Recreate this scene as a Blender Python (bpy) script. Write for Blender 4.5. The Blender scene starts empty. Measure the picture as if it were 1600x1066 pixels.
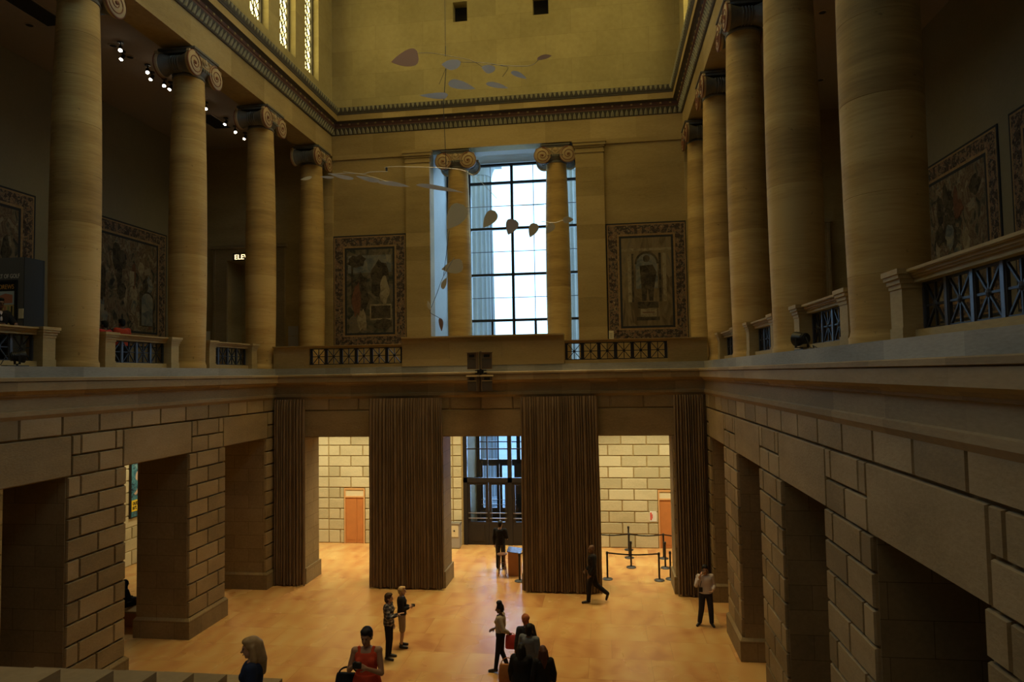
import bpy, math, random
from mathutils import Vector, Matrix
PI = math.pi
R = random.Random(7)
scene = bpy.context.scene
COL = scene.collection

# ------------------------------------------------------------------ camera
FPX, YAW, PITCH, ROLL = 1057.19, 0.135026, 0.0487386, -0.0167705
CAM = Vector((4.23244, 0.0, 7.27570))
_f = Vector((-math.sin(YAW) * math.cos(PITCH), math.cos(YAW) * math.cos(PITCH), math.sin(PITCH)))
_r0 = Vector((math.cos(YAW), math.sin(YAW), 0))
_u0 = _r0.cross(_f)
_r = math.cos(ROLL) * _r0 + math.sin(ROLL) * _u0
_u = -math.sin(ROLL) * _r0 + math.cos(ROLL) * _u0
cd = bpy.data.cameras.new('camera')
cam = bpy.data.objects.new('camera', cd)
COL.objects.link(cam)
M = Matrix((( _r.x, _u.x, -_f.x, CAM.x), (_r.y, _u.y, -_f.y, CAM.y), (_r.z, _u.z, -_f.z, CAM.z), (0, 0, 0, 1)))
cam.matrix_world = M
cd.sensor_width = 36.0
cd.lens = FPX * 36.0 / 1600.0
cd.clip_start, cd.clip_end = 0.1, 400
scene.camera = cam


def at(x, y, Y):
    """The point of the plane at depth Y that the survey of the photograph gives for (x, y)."""
    d = _f + _r * ((x - 800) / FPX) - _u * ((y - 533) / FPX)
    return CAM + d * ((Y - CAM.y) / d.y)


# ------------------------------------------------------------------ mesh helpers
class MB:
    def __init__(s):
        s.v, s.f, s.a, s.m = [], [], [], []

    def add(s, vs, fs, var=0.5, mi=0):
        o = len(s.v)
        s.v += [tuple(p) for p in vs]
        for q in fs:
            s.f.append(tuple(i + o for i in q))
            s.a.append(var)
            s.m.append(mi)
        return s

    def box(s, x0, x1, y0, y1, z0, z1, var=0.5, mi=0):
        if x0 > x1: x0, x1 = x1, x0
        if y0 > y1: y0, y1 = y1, y0
        vs = [(x, y, z) for z in (z0, z1) for y in (y0, y1) for x in (x0, x1)]
        return s.add(vs, [(0, 2, 3, 1), (4, 5, 7, 6), (0, 1, 5, 4), (2, 6, 7, 3), (0, 4, 6, 2), (1, 3, 7, 5)], var, mi)

    def block(s, ax, base, top, a0, a1, z0, z1, var=0.5, bev=0.012):
        """Raised bevelled block on a wall: face on plane `top`, back on plane `base`, along axis ax ('x': plane x=.., spans y)."""
        h = base + (top - base) * 0.55
        P = lambda n, a, z: (n, a, z) if ax == 'x' else (a, n, z)
        vs = [P(base, a, z) for a, z in ((a0, z0), (a1, z0), (a1, z1), (a0, z1))]
        vs += [P(h, a, z) for a, z in ((a0, z0), (a1, z0), (a1, z1), (a0, z1))]
        vs += [P(top, a, z) for a, z in ((a0 + bev, z0 + bev), (a1 - bev, z0 + bev), (a1 - bev, z1 - bev), (a0 + bev, z1 - bev))]
        fs = [(8, 9, 10, 11)]
        for k in (0, 4):
            for i in range(4):
                j = (i + 1) % 4
                fs.append((k + i, k + j, k + 4 + j, k + 4 + i))
        nrm = 1 if top > base else -1
        flip = (nrm < 0) if ax == 'x' else (nrm > 0)
        if flip: fs = [q[::-1] for q in fs]
        return s.add(vs, fs, var)

    def rings(s, rings, closed=False, cap0=True, cap1=True, var=0.5, mi=0):
        n = len(rings[0])
        vs = [p for r in rings for p in r]
        fs = []
        for k in range(len(rings) - 1 + (1 if closed else 0)):
            a, b = k * n, ((k + 1) % len(rings)) * n
            for i in range(n):
                j = (i + 1) % n
                fs.append((a + i, a + j, b + j, b + i))
        if not closed:
            if cap0: fs.append(tuple(range(n))[::-1])
            if cap1: fs.append(tuple((len(rings) - 1) * n + i for i in range(n)))
        return s.add(vs, fs, var, mi)

    def lathe(s, prof, c=(0, 0, 0), n=32, axis='z', var=0.5, mi=0):
        rs = []
        for r, h in prof:
            ring = []
            for i in range(n):
                t = 2 * PI * i / n
                a, b = r * math.cos(t), r * math.sin(t)
                p = (a, b, h) if axis == 'z' else ((h, a, b) if axis == 'x' else (b, h, a))
                ring.append((c[0] + p[0], c[1] + p[1], c[2] + p[2]))
            rs.append(ring)
        return s.rings(rs, var=var, mi=mi)

    def tube(s, pts, r, n=8, r1=None, var=0.5, mi=0):
        pts = [Vector(p) for p in pts]
        rs = []
        up = Vector((0, 0, 1))
        for k, p in enumerate(pts):
            d = (pts[min(k + 1, len(pts) - 1)] - pts[max(k - 1, 0)]).normalized()
            a = d.cross(up)
            if a.length < 1e-3: a = d.cross(Vector((1, 0, 0)))
            a.normalize()
            b = d.cross(a).normalized()
            rr = r if r1 is None else r + (r1 - r) * k / (len(pts) - 1)
            rs.append([p + (a * math.cos(2 * PI * i / n) - b * math.sin(2 * PI * i / n)) * rr for i in range(n)])
        return s.rings(rs, var=var, mi=mi)

    def ball(s, c, rx, ry=None, rz=None, n=14, m=9, rot=None, var=0.5, mi=0):
        ry = rx if ry is None else ry
        rz = rx if rz is None else rz
        c = Vector(c)
        vs, fs = [], []
        def T(p):
            p = Vector(p)
            if rot is not None: p = rot @ p
            return c + p
        vs.append(T((0, 0, -rz)))
        for j in range(1, m):
            ph = -PI / 2 + PI * j / m
            for i in range(n):
                t = 2 * PI * i / n
                vs.append(T((rx * math.cos(ph) * math.cos(t), ry * math.cos(ph) * math.sin(t), rz * math.sin(ph))))
        vs.append(T((0, 0, rz)))
        for i in range(n):
            j = (i + 1) % n
            fs.append((0, 1 + j, 1 + i))
            for k in range(m - 2):
                a, b = 1 + k * n, 1 + (k + 1) * n
                fs.append((a + i, a + j, b + j, b + i))
            fs.append((1 + (m - 2) * n + i, 1 + (m - 2) * n + j, len(vs) - 1))
        return s.add(vs, fs, var, mi)

    def capsule(s, p0, p1, r0, r1, n=12):
        p0, p1 = Vector(p0), Vector(p1)
        d = p1 - p0
        L = max(d.length, 1e-4)
        d = d / L
        up = Vector((0, 0, 1)) if abs(d.z) < 0.9 else Vector((1, 0, 0))
        a = d.cross(up).normalized()
        b = d.cross(a).normalized()
        rs = []
        for k in range(0, 4):
            t = -PI / 2 + (PI / 2) * (k + 0.5) / 4
            rs.append((p0 + d * (r0 * math.sin(t)), r0 * math.cos(t)))
        rs.append((p0, r0)); rs.append((p1, r1))
        for k in range(0, 4):
            t = (PI / 2) * (k + 0.5) / 4
            rs.append((p1 + d * (r1 * math.sin(t)), r1 * math.cos(t)))
        return s.rings([[c + (a * math.cos(2 * PI * i / n) - b * math.sin(2 * PI * i / n)) * rr for i in range(n)] for c, rr in rs])

    def prism(s, poly, y0, y1, plane='xz', var=0.5, mi=0):
        """poly of (a, b) extruded; plane 'xz' extrudes along y, 'yz' along x, 'xy' along z."""
        def P(a, b, h): return (a, h, b) if plane == 'xz' else ((h, a, b) if plane == 'yz' else (a, b, h))
        n = len(poly)
        vs = [P(a, b, y0) for a, b in poly] + [P(a, b, y1) for a, b in poly]
        fs = [tuple(range(n)), tuple(range(n, 2 * n))[::-1]]
        for i in range(n):
            j = (i + 1) % n
            fs.append((i, n + i, n + j, j))
        return s.add(vs, fs, var, mi)

    def mesh(s, name, mats, smooth=False, fix=False):
        me = bpy.data.meshes.new(name)
        me.from_pydata(s.v, [], s.f)
        for m in (mats if isinstance(mats, (list, tuple)) else [mats]): me.materials.append(m)
        if any(s.m): me.polygons.foreach_set('material_index', s.m)
        at_ = me.attributes.new('var', 'FLOAT', 'FACE')
        at_.data.foreach_set('value', s.a)
        if fix:
            import bmesh
            bm = bmesh.new(); bm.from_mesh(me); bmesh.ops.recalc_face_normals(bm, faces=bm.faces[:]); bm.to_mesh(me); bm.free()
        if smooth:
            me.polygons.foreach_set('use_smooth', [True] * len(me.polygons))
            try: me.set_sharp_from_angle(angle=math.radians(42))
            except Exception: pass
        me.update()
        return me

    def build(s, name, mats, parent=None, smooth=False, fix=True, world=False):
        if world and parent is not None:
            L = parent.location
            s.v = [(p[0] - L.x, p[1] - L.y, p[2] - L.z) for p in s.v]
        o = bpy.data.objects.new(name, s.mesh(name, mats, smooth, fix))
        COL.objects.link(o)
        if parent is not None: o.parent = parent
        return o


def tag(o, label=None, cat=None, group=None, kind=None):
    if label: o['label'] = label
    if cat: o['category'] = cat
    if group: o['group'] = group
    if kind: o['kind'] = kind
    return o


def thing(name, label, cat, loc=(0, 0, 0), rz=0.0, group=None):
    o = bpy.data.objects.new(name, None)
    o.empty_display_size = 0.2
    COL.objects.link(o)
    o.location = loc
    o.rotation_euler = (0, 0, rz)
    return tag(o, label, cat, group, 'thing')


def struct(o):
    o['kind'] = 'structure'
    return o


def copy_tree(o, parent=None):
    c = o.copy()
    COL.objects.link(c)
    if parent is not None: c.parent = parent
    for ch in list(o.children): copy_tree(ch, c)
    return c


# ------------------------------------------------------------------ materials
def newmat(name):
    m = bpy.data.materials.new(name)
    m.use_nodes = True
    nt = m.node_tree
    b = nt.nodes['Principled BSDF']
    return m, nt, b


def plain(name, col, rough=0.6, metal=0.0, spec=0.4, emit=None, estr=0.0, noise=0.0, nscale=8.0):
    m, nt, b = newmat(name)
    b.inputs['Base Color'].default_value = (*col, 1)
    b.inputs['Roughness'].default_value = rough
    b.inputs['Metallic'].default_value = metal
    b.inputs['Specular IOR Level'].default_value = spec
    if noise:
        tc = nt.nodes.new('ShaderNodeTexCoord')
        n = nt.nodes.new('ShaderNodeTexNoise')
        n.inputs['Scale'].default_value = nscale
        n.inputs['Detail'].default_value = 4
        nt.links.new(tc.outputs['Object'], n.inputs['Vector'])
        r = nt.nodes.new('ShaderNodeMix'); r.data_type = 'RGBA'
        r.inputs[6].default_value = (*[c * (1 - noise) for c in col], 1)
        r.inputs[7].default_value = (*[min(1, c * (1 + noise)) for c in col], 1)
        nt.links.new(n.outputs['Fac'], r.inputs[0])
        nt.links.new(r.outputs[2], b.inputs['Base Color'])
    if emit:
        b.inputs['Emission Color'].default_value = (*emit, 1)
        b.inputs['Emission Strength'].default_value = estr
    return m


def _ramp(nt, pts):
    r = nt.nodes.new('ShaderNodeValToRGB')
    while len(r.color_ramp.elements) < len(pts): r.color_ramp.elements.new(0.5)
    for e, (p, c) in zip(r.color_ramp.elements, pts):
        e.position = p
        e.color = (*c, 1) if len(c) == 3 else c
    return r


def _math(nt, op, a, b=None):
    n = nt.nodes.new('ShaderNodeMath'); n.operation = op
    for i, x in enumerate((a, b)):
        if x is None: continue
        if isinstance(x, (int, float)): n.inputs[i].default_value = x
        else: nt.links.new(x, n.inputs[i])
    return n.outputs[0]


def _mix(nt, fac, a, b, mode='MIX'):
    n = nt.nodes.new('ShaderNodeMix'); n.data_type = 'RGBA'; n.blend_type = mode
    for i, x in ((0, fac), (6, a), (7, b)):
        if isinstance(x, (int, float)): n.inputs[i].default_value = x
        elif isinstance(x, tuple): n.inputs[i].default_value = (*x, 1)
        else: nt.links.new(x, n.inputs[i])
    return n.outputs[2]


def stone(name, lo, hi, warm=None, scale=0.6, stretch=(1, 1, 1), fine=14.0, rough=0.8, joints=None, bump=0.25, varamt=0.35, fleck=0.0):
    """Limestone: a broad patchy tone, bedding lines stretched along the bed, fine grain, each block its own tone."""
    m, nt, b = newmat(name)
    N, L = nt.nodes, nt.links
    tc = N.new('ShaderNodeTexCoord')
    oi = N.new('ShaderNodeObjectInfo')
    off = _math(nt, 'MULTIPLY', oi.outputs['Random'], 61.0)
    add = N.new('ShaderNodeVectorMath'); add.operation = 'ADD'
    L.new(tc.outputs['Object'], add.inputs[0]); L.new(off, add.inputs[1])
    mp = N.new('ShaderNodeMapping'); mp.inputs['Scale'].default_value = stretch
    L.new(add.outputs[0], mp.inputs['Vector'])
    n1 = N.new('ShaderNodeTexNoise'); n1.inputs['Scale'].default_value = scale; n1.inputs['Detail'].default_value = 6; n1.inputs['Roughness'].default_value = 0.62
    L.new(mp.outputs[0], n1.inputs['Vector'])
    n2 = N.new('ShaderNodeTexNoise'); n2.inputs['Scale'].default_value = fine; n2.inputs['Detail'].default_value = 3
    L.new(mp.outputs[0], n2.inputs['Vector'])
    at_ = N.new('ShaderNodeAttribute'); at_.attribute_name = 'var'
    v = _math(nt, 'MULTIPLY_ADD', at_.outputs['Fac'], varamt)
    v.node.inputs[2].default_value = -varamt / 2
    f = _math(nt, 'ADD', n1.outputs['Fac'], v)
    f2 = _math(nt, 'MULTIPLY', _math(nt, 'SUBTRACT', n2.outputs['Fac'], 0.5), 0.35)
    f = _math(nt, 'ADD', f, f2)
    mid = warm or tuple((a + c) / 2 for a, c in zip(lo, hi))
    rp = _ramp(nt, [(0.28, lo), (0.5, mid), (0.72, hi)])
    L.new(f, rp.inputs[0])
    colr = rp.outputs[0]
    if joints:
        w, h, mort = joints
        sep = N.new('ShaderNodeSeparateXYZ'); L.new(tc.outputs['Object'], sep.inputs[0])
        cmb = N.new('ShaderNodeCombineXYZ')
        L.new(_math(nt, 'ADD', sep.outputs[0], sep.outputs[1]), cmb.inputs[0]); L.new(sep.outputs[2], cmb.inputs[1])
        bk = N.new('ShaderNodeTexBrick')
        bk.inputs['Color1'].default_value = (0.82, 0.82, 0.82, 1); bk.inputs['Color2'].default_value = (1, 1, 1, 1); bk.inputs['Mortar'].default_value = (0.5, 0.48, 0.44, 1)
        bk.inputs['Scale'].default_value = 1; bk.inputs['Mortar Size'].default_value = mort
        bk.inputs['Brick Width'].default_value = w; bk.inputs['Row Height'].default_value = h
        L.new(cmb.outputs[0], bk.inputs['Vector'])
        colr = _mix(nt, 1.0, colr, bk.outputs['Color'], 'MULTIPLY')
    if fleck:
        n3 = N.new('ShaderNodeTexNoise'); n3.inputs['Scale'].default_value = 9; L.new(tc.outputs['Object'], n3.inputs['Vector'])
        r3 = _ramp(nt, [(0.70, (1, 1, 1)), (0.76, (1 - fleck,) * 3)]); L.new(n3.outputs['Fac'], r3.inputs[0])
        colr = _mix(nt, 1.0, colr, r3.outputs[0], 'MULTIPLY')
    L.new(colr, b.inputs['Base Color'])
    b.inputs['Roughness'].default_value = rough
    b.inputs['Specular IOR Level'].default_value = 0.3
    bp = N.new('ShaderNodeBump'); bp.inputs['Strength'].default_value = bump; bp.inputs['Distance'].default_value = 0.02
    L.new(n2.outputs['Fac'], bp.inputs['Height']); L.new(bp.outputs[0], b.inputs['Normal'])
    return m


MAT = {}
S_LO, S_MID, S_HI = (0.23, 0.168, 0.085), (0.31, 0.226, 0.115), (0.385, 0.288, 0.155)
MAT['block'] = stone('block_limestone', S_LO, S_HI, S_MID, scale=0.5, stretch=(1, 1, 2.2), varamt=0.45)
MAT['smooth'] = stone('dressed_limestone', S_LO, S_HI, S_MID, scale=0.35, stretch=(0.6, 0.6, 2.5), varamt=0.3, bump=0.1)
MAT['warm'] = stone('glow_tinted_limestone', (0.29, 0.205, 0.08), (0.46, 0.34, 0.15), (0.375, 0.27, 0.112), scale=0.35, stretch=(0.6, 0.6, 2.5), varamt=0.3, bump=0.1)  # dressed stone again, with the yellow ceiling glow put into its colour
MAT['ashlar'] = stone('ashlar_limestone', S_LO, S_HI, S_MID, scale=0.5, joints=(1.05, 0.46, 0.006), bump=0.1)
MAT['column'] = stone('column_limestone', (0.33, 0.205, 0.07), (0.60, 0.415, 0.155), (0.475, 0.305, 0.10), scale=0.6, stretch=(0.3, 0.3, 3.0), fine=9, varamt=0.28, bump=0.12, fleck=0.35)
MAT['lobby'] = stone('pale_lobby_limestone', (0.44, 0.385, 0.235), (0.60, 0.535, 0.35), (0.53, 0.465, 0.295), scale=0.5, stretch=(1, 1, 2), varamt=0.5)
MAT['upper'] = stone('upper_wall_limestone', (0.36, 0.295, 0.13), (0.50, 0.42, 0.205), (0.435, 0.36, 0.165), scale=0.28, fine=6, bump=0.08, joints=(2.2, 1.1, 0.003))
MAT['grey'] = stone('weathered_grey_stone', (0.23, 0.215, 0.18), (0.40, 0.37, 0.31), None, scale=0.5, stretch=(0.6, 0.6, 3), bump=0.1)
MAT['plaster'] = stone('gallery_plaster', (0.20, 0.17, 0.105), (0.25, 0.215, 0.135), None, scale=0.3, bump=0.03)
MAT['ceil'] = plain('gallery_ceiling_paint', (0.33, 0.26, 0.20), 0.9, noise=0.06)
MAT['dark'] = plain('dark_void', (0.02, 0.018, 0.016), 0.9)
MAT['groove'] = stone('joint_limestone', (0.10, 0.07, 0.04), (0.15, 0.11, 0.06), None)
MAT['carve_dark'] = plain('painted_moulding_dark', (0.085, 0.075, 0.06), 0.7, noise=0.3, nscale=6)
MAT['carve_green'] = plain('painted_moulding_green', (0.30, 0.28, 0.18), 0.7, noise=0.25, nscale=9)
MAT['carve_red'] = plain('painted_moulding_red', (0.13, 0.062, 0.045), 0.7, noise=0.3, nscale=8)
MAT['volute'] = plain('painted_volute_tan', (0.44, 0.32, 0.17), 0.7, noise=0.15)
MAT['terra'] = plain('painted_terracotta', (0.22, 0.085, 0.04), 0.7, noise=0.2)
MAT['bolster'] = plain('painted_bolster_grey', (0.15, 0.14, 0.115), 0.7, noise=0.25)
MAT['bronze'] = plain('dark_bronze', (0.035, 0.03, 0.028), 0.4, 0.6)
MAT['iron'] = plain('dark_iron', (0.035, 0.036, 0.04), 0.5, 0.2)
MAT['ironbar'] = plain('grey_iron_bar', (0.12, 0.125, 0.14), 0.45, 0.5)
MAT['black'] = plain('black_paint', (0.012, 0.012, 0.013), 0.45)
MAT['rubber'] = plain('black_rubber', (0.02, 0.02, 0.02), 0.8)
MAT['wood'] = plain('orange_door_wood', (0.52, 0.20, 0.06), 0.4, noise=0.15, nscale=3)
MAT['woodframe'] = plain('pale_door_frame', (0.68, 0.38, 0.16), 0.4)
MAT['podium'] = plain('podium_wood', (0.45, 0.19, 0.07), 0.4, noise=0.15, nscale=4)
MAT['stool'] = plain('dark_stool_wood', (0.16, 0.07, 0.035), 0.35)
MAT['white'] = plain('white_card', (0.75, 0.73, 0.68), 0.6)
MAT['cream'] = plain('cream_label', (0.70, 0.62, 0.42), 0.6)
MAT['red'] = plain('red_print', (0.6, 0.06, 0.04), 0.6)
MAT['steel'] = plain('brushed_steel', (0.42, 0.42, 0.42), 0.4, 0.9)


def floor_mat():
    m, nt, b = newmat('sandstone_floor')
    N, L = nt.nodes, nt.links
    tc = N.new('ShaderNodeTexCoord')
    n0 = N.new('ShaderNodeTexNoise'); n0.inputs['Scale'].default_value = 0.45; n0.inputs['Detail'].default_value = 3
    L.new(tc.outputs['Object'], n0.inputs['Vector'])
    bk = N.new('ShaderNodeTexBrick')
    bk.inputs['Color1'].default_value = (0, 0, 0, 1); bk.inputs['Color2'].default_value = (1, 1, 1, 1); bk.inputs['Mortar'].default_value = (0.5, 0.5, 0.5, 1)
    bk.inputs['Scale'].default_value = 1; bk.inputs['Mortar Size'].default_value = 0.004; bk.inputs['Brick Width'].default_value = 1.55; bk.inputs['Row Height'].default_value = 1.2
    bk.offset = 0.37
    mp0 = N.new('ShaderNodeMapping'); mp0.inputs['Rotation'].default_value = (0, 0, 0); mp0.inputs['Location'].default_value = (0.4, 0.25, 0)
    L.new(tc.outputs['Object'], mp0.inputs['Vector']); L.new(mp0.outputs[0], bk.inputs['Vector'])
    # swirling bedding inside each slab, shifted from slab to slab
    sh = N.new('ShaderNodeVectorMath'); sh.operation = 'MULTIPLY_ADD'
    L.new(bk.outputs['Color'], sh.inputs[0]); sh.inputs[1].default_value = (7, 5, 3); L.new(tc.outputs['Object'], sh.inputs[2])
    n1 = N.new('ShaderNodeTexNoise'); n1.inputs['Scale'].default_value = 0.55; n1.inputs['Detail'].default_value = 2.5; n1.inputs['Distortion'].default_value = 1.6
    L.new(sh.outputs[0], n1.inputs['Vector'])
    wv = N.new('ShaderNodeTexWave'); wv.inputs['Scale'].default_value = 0.5; wv.inputs['Distortion'].default_value = 7; wv.inputs['Detail'].default_value = 2
    L.new(sh.outputs[0], wv.inputs['Vector'])
    f = _math(nt, 'ADD', _math(nt, 'MULTIPLY', n1.outputs['Fac'], 0.75), _math(nt, 'MULTIPLY', wv.outputs['Fac'], 0.14))
    f = _math(nt, 'ADD', f, _math(nt, 'MULTIPLY', bk.outputs['Color'], 0.16))
    rp = _ramp(nt, [(0.28, (0.45, 0.205, 0.075)), (0.45, (0.56, 0.295, 0.105)), (0.60, (0.60, 0.355, 0.125)), (0.78, (0.64, 0.42, 0.165))])
    L.new(f, rp.inputs[0])
    dk = _ramp(nt, [(0.0, (1, 1, 1)), (1.0, (0.62, 0.58, 0.55))])
    L.new(bk.outputs['Fac'], dk.inputs[0])
    c = _mix(nt, 1.0, rp.outputs[0], dk.outputs[0], 'MULTIPLY')
    L.new(c, b.inputs['Base Color'])
    rr = N.new('ShaderNodeMapRange'); rr.inputs['To Min'].default_value = 0.20; rr.inputs['To Max'].default_value = 0.34
    L.new(n0.outputs['Fac'], rr.inputs['Value']); L.new(rr.outputs[0], b.inputs['Roughness'])
    b.inputs['Specular IOR Level'].default_value = 0.5
    return m


MAT['floor'] = floor_mat()


def cloth(name, a, c, scale=18.0, rough=0.95, stretch=(1, 1, 0.2)):
    m, nt, b = newmat(name)
    N, L = nt.nodes, nt.links
    tc = N.new('ShaderNodeTexCoord'); mp = N.new('ShaderNodeMapping'); mp.inputs['Scale'].default_value = stretch
    n = N.new('ShaderNodeTexNoise'); n.inputs['Scale'].default_value = scale; n.inputs['Detail'].default_value = 4
    L.new(tc.outputs['Object'], mp.inputs[0]); L.new(mp.outputs[0], n.inputs['Vector'])
    rp = _ramp(nt, [(0.35, a), (0.65, c)]); L.new(n.outputs['Fac'], rp.inputs[0]); L.new(rp.outputs[0], b.inputs['Base Color'])
    b.inputs['Roughness'].default_value = rough; b.inputs['Specular IOR Level'].default_value = 0.15
    return m


MAT['curtain'] = cloth('brown_curtain_cloth', (0.155, 0.105, 0.062), (0.21, 0.145, 0.088), 6)


def glass_mat(name, tint=(1, 1, 1), gloss=0.08):
    m = bpy.data.materials.new(name); m.use_nodes = True
    nt = m.node_tree; nt.nodes.clear()
    o = nt.nodes.new('ShaderNodeOutputMaterial'); t = nt.nodes.new('ShaderNodeBsdfTransparent'); g = nt.nodes.new('ShaderNodeBsdfGlossy')
    t.inputs[0].default_value = (*tint, 1); g.inputs['Roughness'].default_value = 0.02
    fr = nt.nodes.new('ShaderNodeFresnel'); fr.inputs[0].default_value = 1.35
    mx = nt.nodes.new('ShaderNodeMixShader')
    nt.links.new(fr.outputs[0], mx.inputs[0]); nt.links.new(t.outputs[0], mx.inputs[1]); nt.links.new(g.outputs[0], mx.inputs[2]); nt.links.new(mx.outputs[0], o.inputs[0])
    return m


MAT['glass'] = glass_mat('clear_glass', (0.93, 0.97, 1.0))
MAT['glass_blue'] = glass_mat('door_glass', (0.80, 0.88, 1.0))
MAT['amber'] = plain('daylit_amber_pane', (0.8, 0.7, 0.35), 0.6, emit=(1.0, 0.82, 0.30), estr=5.0)
MAT['bulb'] = plain('lit_bulb', (1, 1, 1), 0.5, emit=(1.0, 0.88, 0.66), estr=30.0)
MAT['sign'] = plain('lit_sign_letter', (1, 0.9, 0.6), 0.5, emit=(1.0, 0.75, 0.36), estr=2.5)
MAT['reveal'] = stone('pale_reveal_stone', (0.46, 0.46, 0.44), (0.56, 0.56, 0.54), None, scale=0.4, bump=0.05)
MAT['extstone'] = stone('pale_portico_stone', (0.42, 0.44, 0.47), (0.54, 0.56, 0.58), None, scale=0.4, bump=0.05)
# ------------------------------------------------------------------ survey numbers (metres)
W = 7.5            # half width of the hall at the lower wall face
YB = 23.0          # lower end wall
YU = 28.77         # upper end wall, also the lobby wall
XO = 14.4          # outer walls of the aisles and galleries
ZL = 6.56          # underside of the ledge moulding
ZT = 7.60          # top of the ledge
ZA0, ZA1 = 17.22, 18.13   # architrave
K0, KB = 22.148, 1.0991   # joints of the top course
YK = lambda k: K0 - KB * k
CRS = 0.46
ROW = [6.09 - CRS * i for i in range(13)]     # 6.09 ... 0.57
rv = lambda: R.random()


# ------------------------------------------------------------------ floor, stairs
m = MB().box(-XO - 0.4, XO + 0.4, -6.4, 32.6, -0.3, 0.0)
struct(m.build('floor', MAT['floor']))

st = MB()
xs0, xs1 = -2.2, 7.43
n = 15
for i in range(n):                                   # lower flight
    y1 = 13.8 - 0.30 * i
    st.box(xs0, xs1, 9.3, y1, 0.15 * i, 0.15 * (i + 1))
zl_ = 0.15 * n
st.box(xs0, xs1, 8.6, 9.3, 0, zl_)
n2 = 24
for i in range(n2):                                  # upper flight
    y1 = 8.6 - 0.355 * i
    st.box(xs0, xs1, -5.9, y1, 0 if i == 0 else zl_ + 0.15 * i, zl_ + 0.15 * (i + 1))
o = struct(st.build('staircase', MAT['smooth']))

ck = MB()
ys = [4.4, 5.0, 5.72, 6.5, 7.353, 8.232, 9.092, 9.978, 10.918, 11.9, 12.9]
zs = [5.5, 5.2, 4.75, 4.30, 3.888, 3.498, 3.113, 2.714, 2.289, 1.84, 1.35]
ya = 3.7
for y, z in zip(ys, zs):
    ck.box(-3.35, -2.203, ya, y, 0, z, rv())
    ya = y
struct(ck.build('trim_stair', MAT['smooth']))

# ------------------------------------------------------------------ lower side walls
OPEN = [(4 * i - 0.16, 4 * i + 2.15) for i in range(5)]
LINT = [(4 * i - 0.26, 4 * i + 2.27) for i in range(5)]
G = 0.021     # half joint


def side_wall(s, name):
    b = MB(); bl = MB()
    xf, xb, xi = s * W, s * (W + 0.07), s * 9.1
    kend = (K0 + 6.0) / KB
    # backing piers
    piers = [(-0.775, OPEN[0][0])] + [(OPEN[i][1], OPEN[i + 1][0]) for i in range(4)] + [(OPEN[4][1], kend)]
    for i, (ka, kb) in enumerate(piers):
        y0, y1 = YK(kb), YK(ka)
        if i == 0: y1 = 22.999
        b.box(xb, xi, y0, y1, 0, 5.17)
        # base course, chamfered
        e = 0.06
        z1, z2 = 0.50, 0.57
        x0, x1 = sorted((s * (W - e), s * (9.1 + e)))
        ya_, yb_ = y0 - e, y1 + (e if i else 0)
        b.box(x0, x1, ya_, yb_, 0, z1, 0.4)
        c = e
        b.rings([[(x0, ya_, z1), (x1, ya_, z1), (x1, yb_, z1), (x0, yb_, z1)],
                 [(x0 + c, ya_ + c, z2), (x1 - c, ya_ + c, z2), (x1 - c, yb_ - (c if i else 0), z2), (x0 + c, yb_ - (c if i else 0), z2)]], cap0=False, var=0.4)
    b.box(xb, xi, -6, 22.999, 5.17, 6.61)
    def B(ka, kb, z0, z1, var=None):
        y0, y1 = YK(kb) + G, YK(ka) - G
        bl.block('x', xb, xf, y0, y1, z0 + G, z1 - G, rv() if var is None else var)
    # top course: a block between every two joints
    for k in range(-1, 19):
        ka, kb = k, k + 1
        if k == -1: ka = -0.77
        B(ka, kb, 6.09, ZL)
    for i, (la, lb) in enumerate(LINT):
        B(la, lb, 5.17, 6.09, 0.35 + 0.3 * rv())
    for i in range(4):                                # piers between two openings
        c = 4 * i + 3
        a0, a1 = LINT[i][1], LINT[i + 1][0]
        for p, q in ((a0, c - 0.5), (c - 0.5, c + 0.5), (c + 0.5, a1)): B(p, q, 5.63, 6.09)
        for p, q in ((a0, c), (c, a1)): B(p, q, 5.17, 5.63)
        a0, a1 = OPEN[i][1], OPEN[i + 1][0]
        for r in range(2, 12):
            z1, z0 = ROW[r], ROW[r + 1]
            if r % 2 == 0:
                for p, q in ((a0, c - 0.5), (c - 0.5, c + 0.5), (c + 0.5, a1)): B(p, q, z0, z1)
            else:
                for p, q in ((a0, c), (c, a1)): B(p, q, z0, z1)
    for r in range(12):                               # narrow pier in the far corner
        B(-0.77, OPEN[0][0] if r >= 2 else LINT[0][0], ROW[r + 1], ROW[r])
    a0 = OPEN[4][1]
    for r in range(12):
        for k in range(7):
            p = a0 if k == 0 else 18.5 + k + (0.5 if r % 2 else 0)
            B(p, 18.5 + k + 1 + (0.5 if r % 2 else 0), ROW[r + 1], ROW[r])
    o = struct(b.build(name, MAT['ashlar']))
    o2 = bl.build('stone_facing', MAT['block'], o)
    return o


side_wall(-1, 'wall_left')
side_wall(1, 'wall_right')

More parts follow.
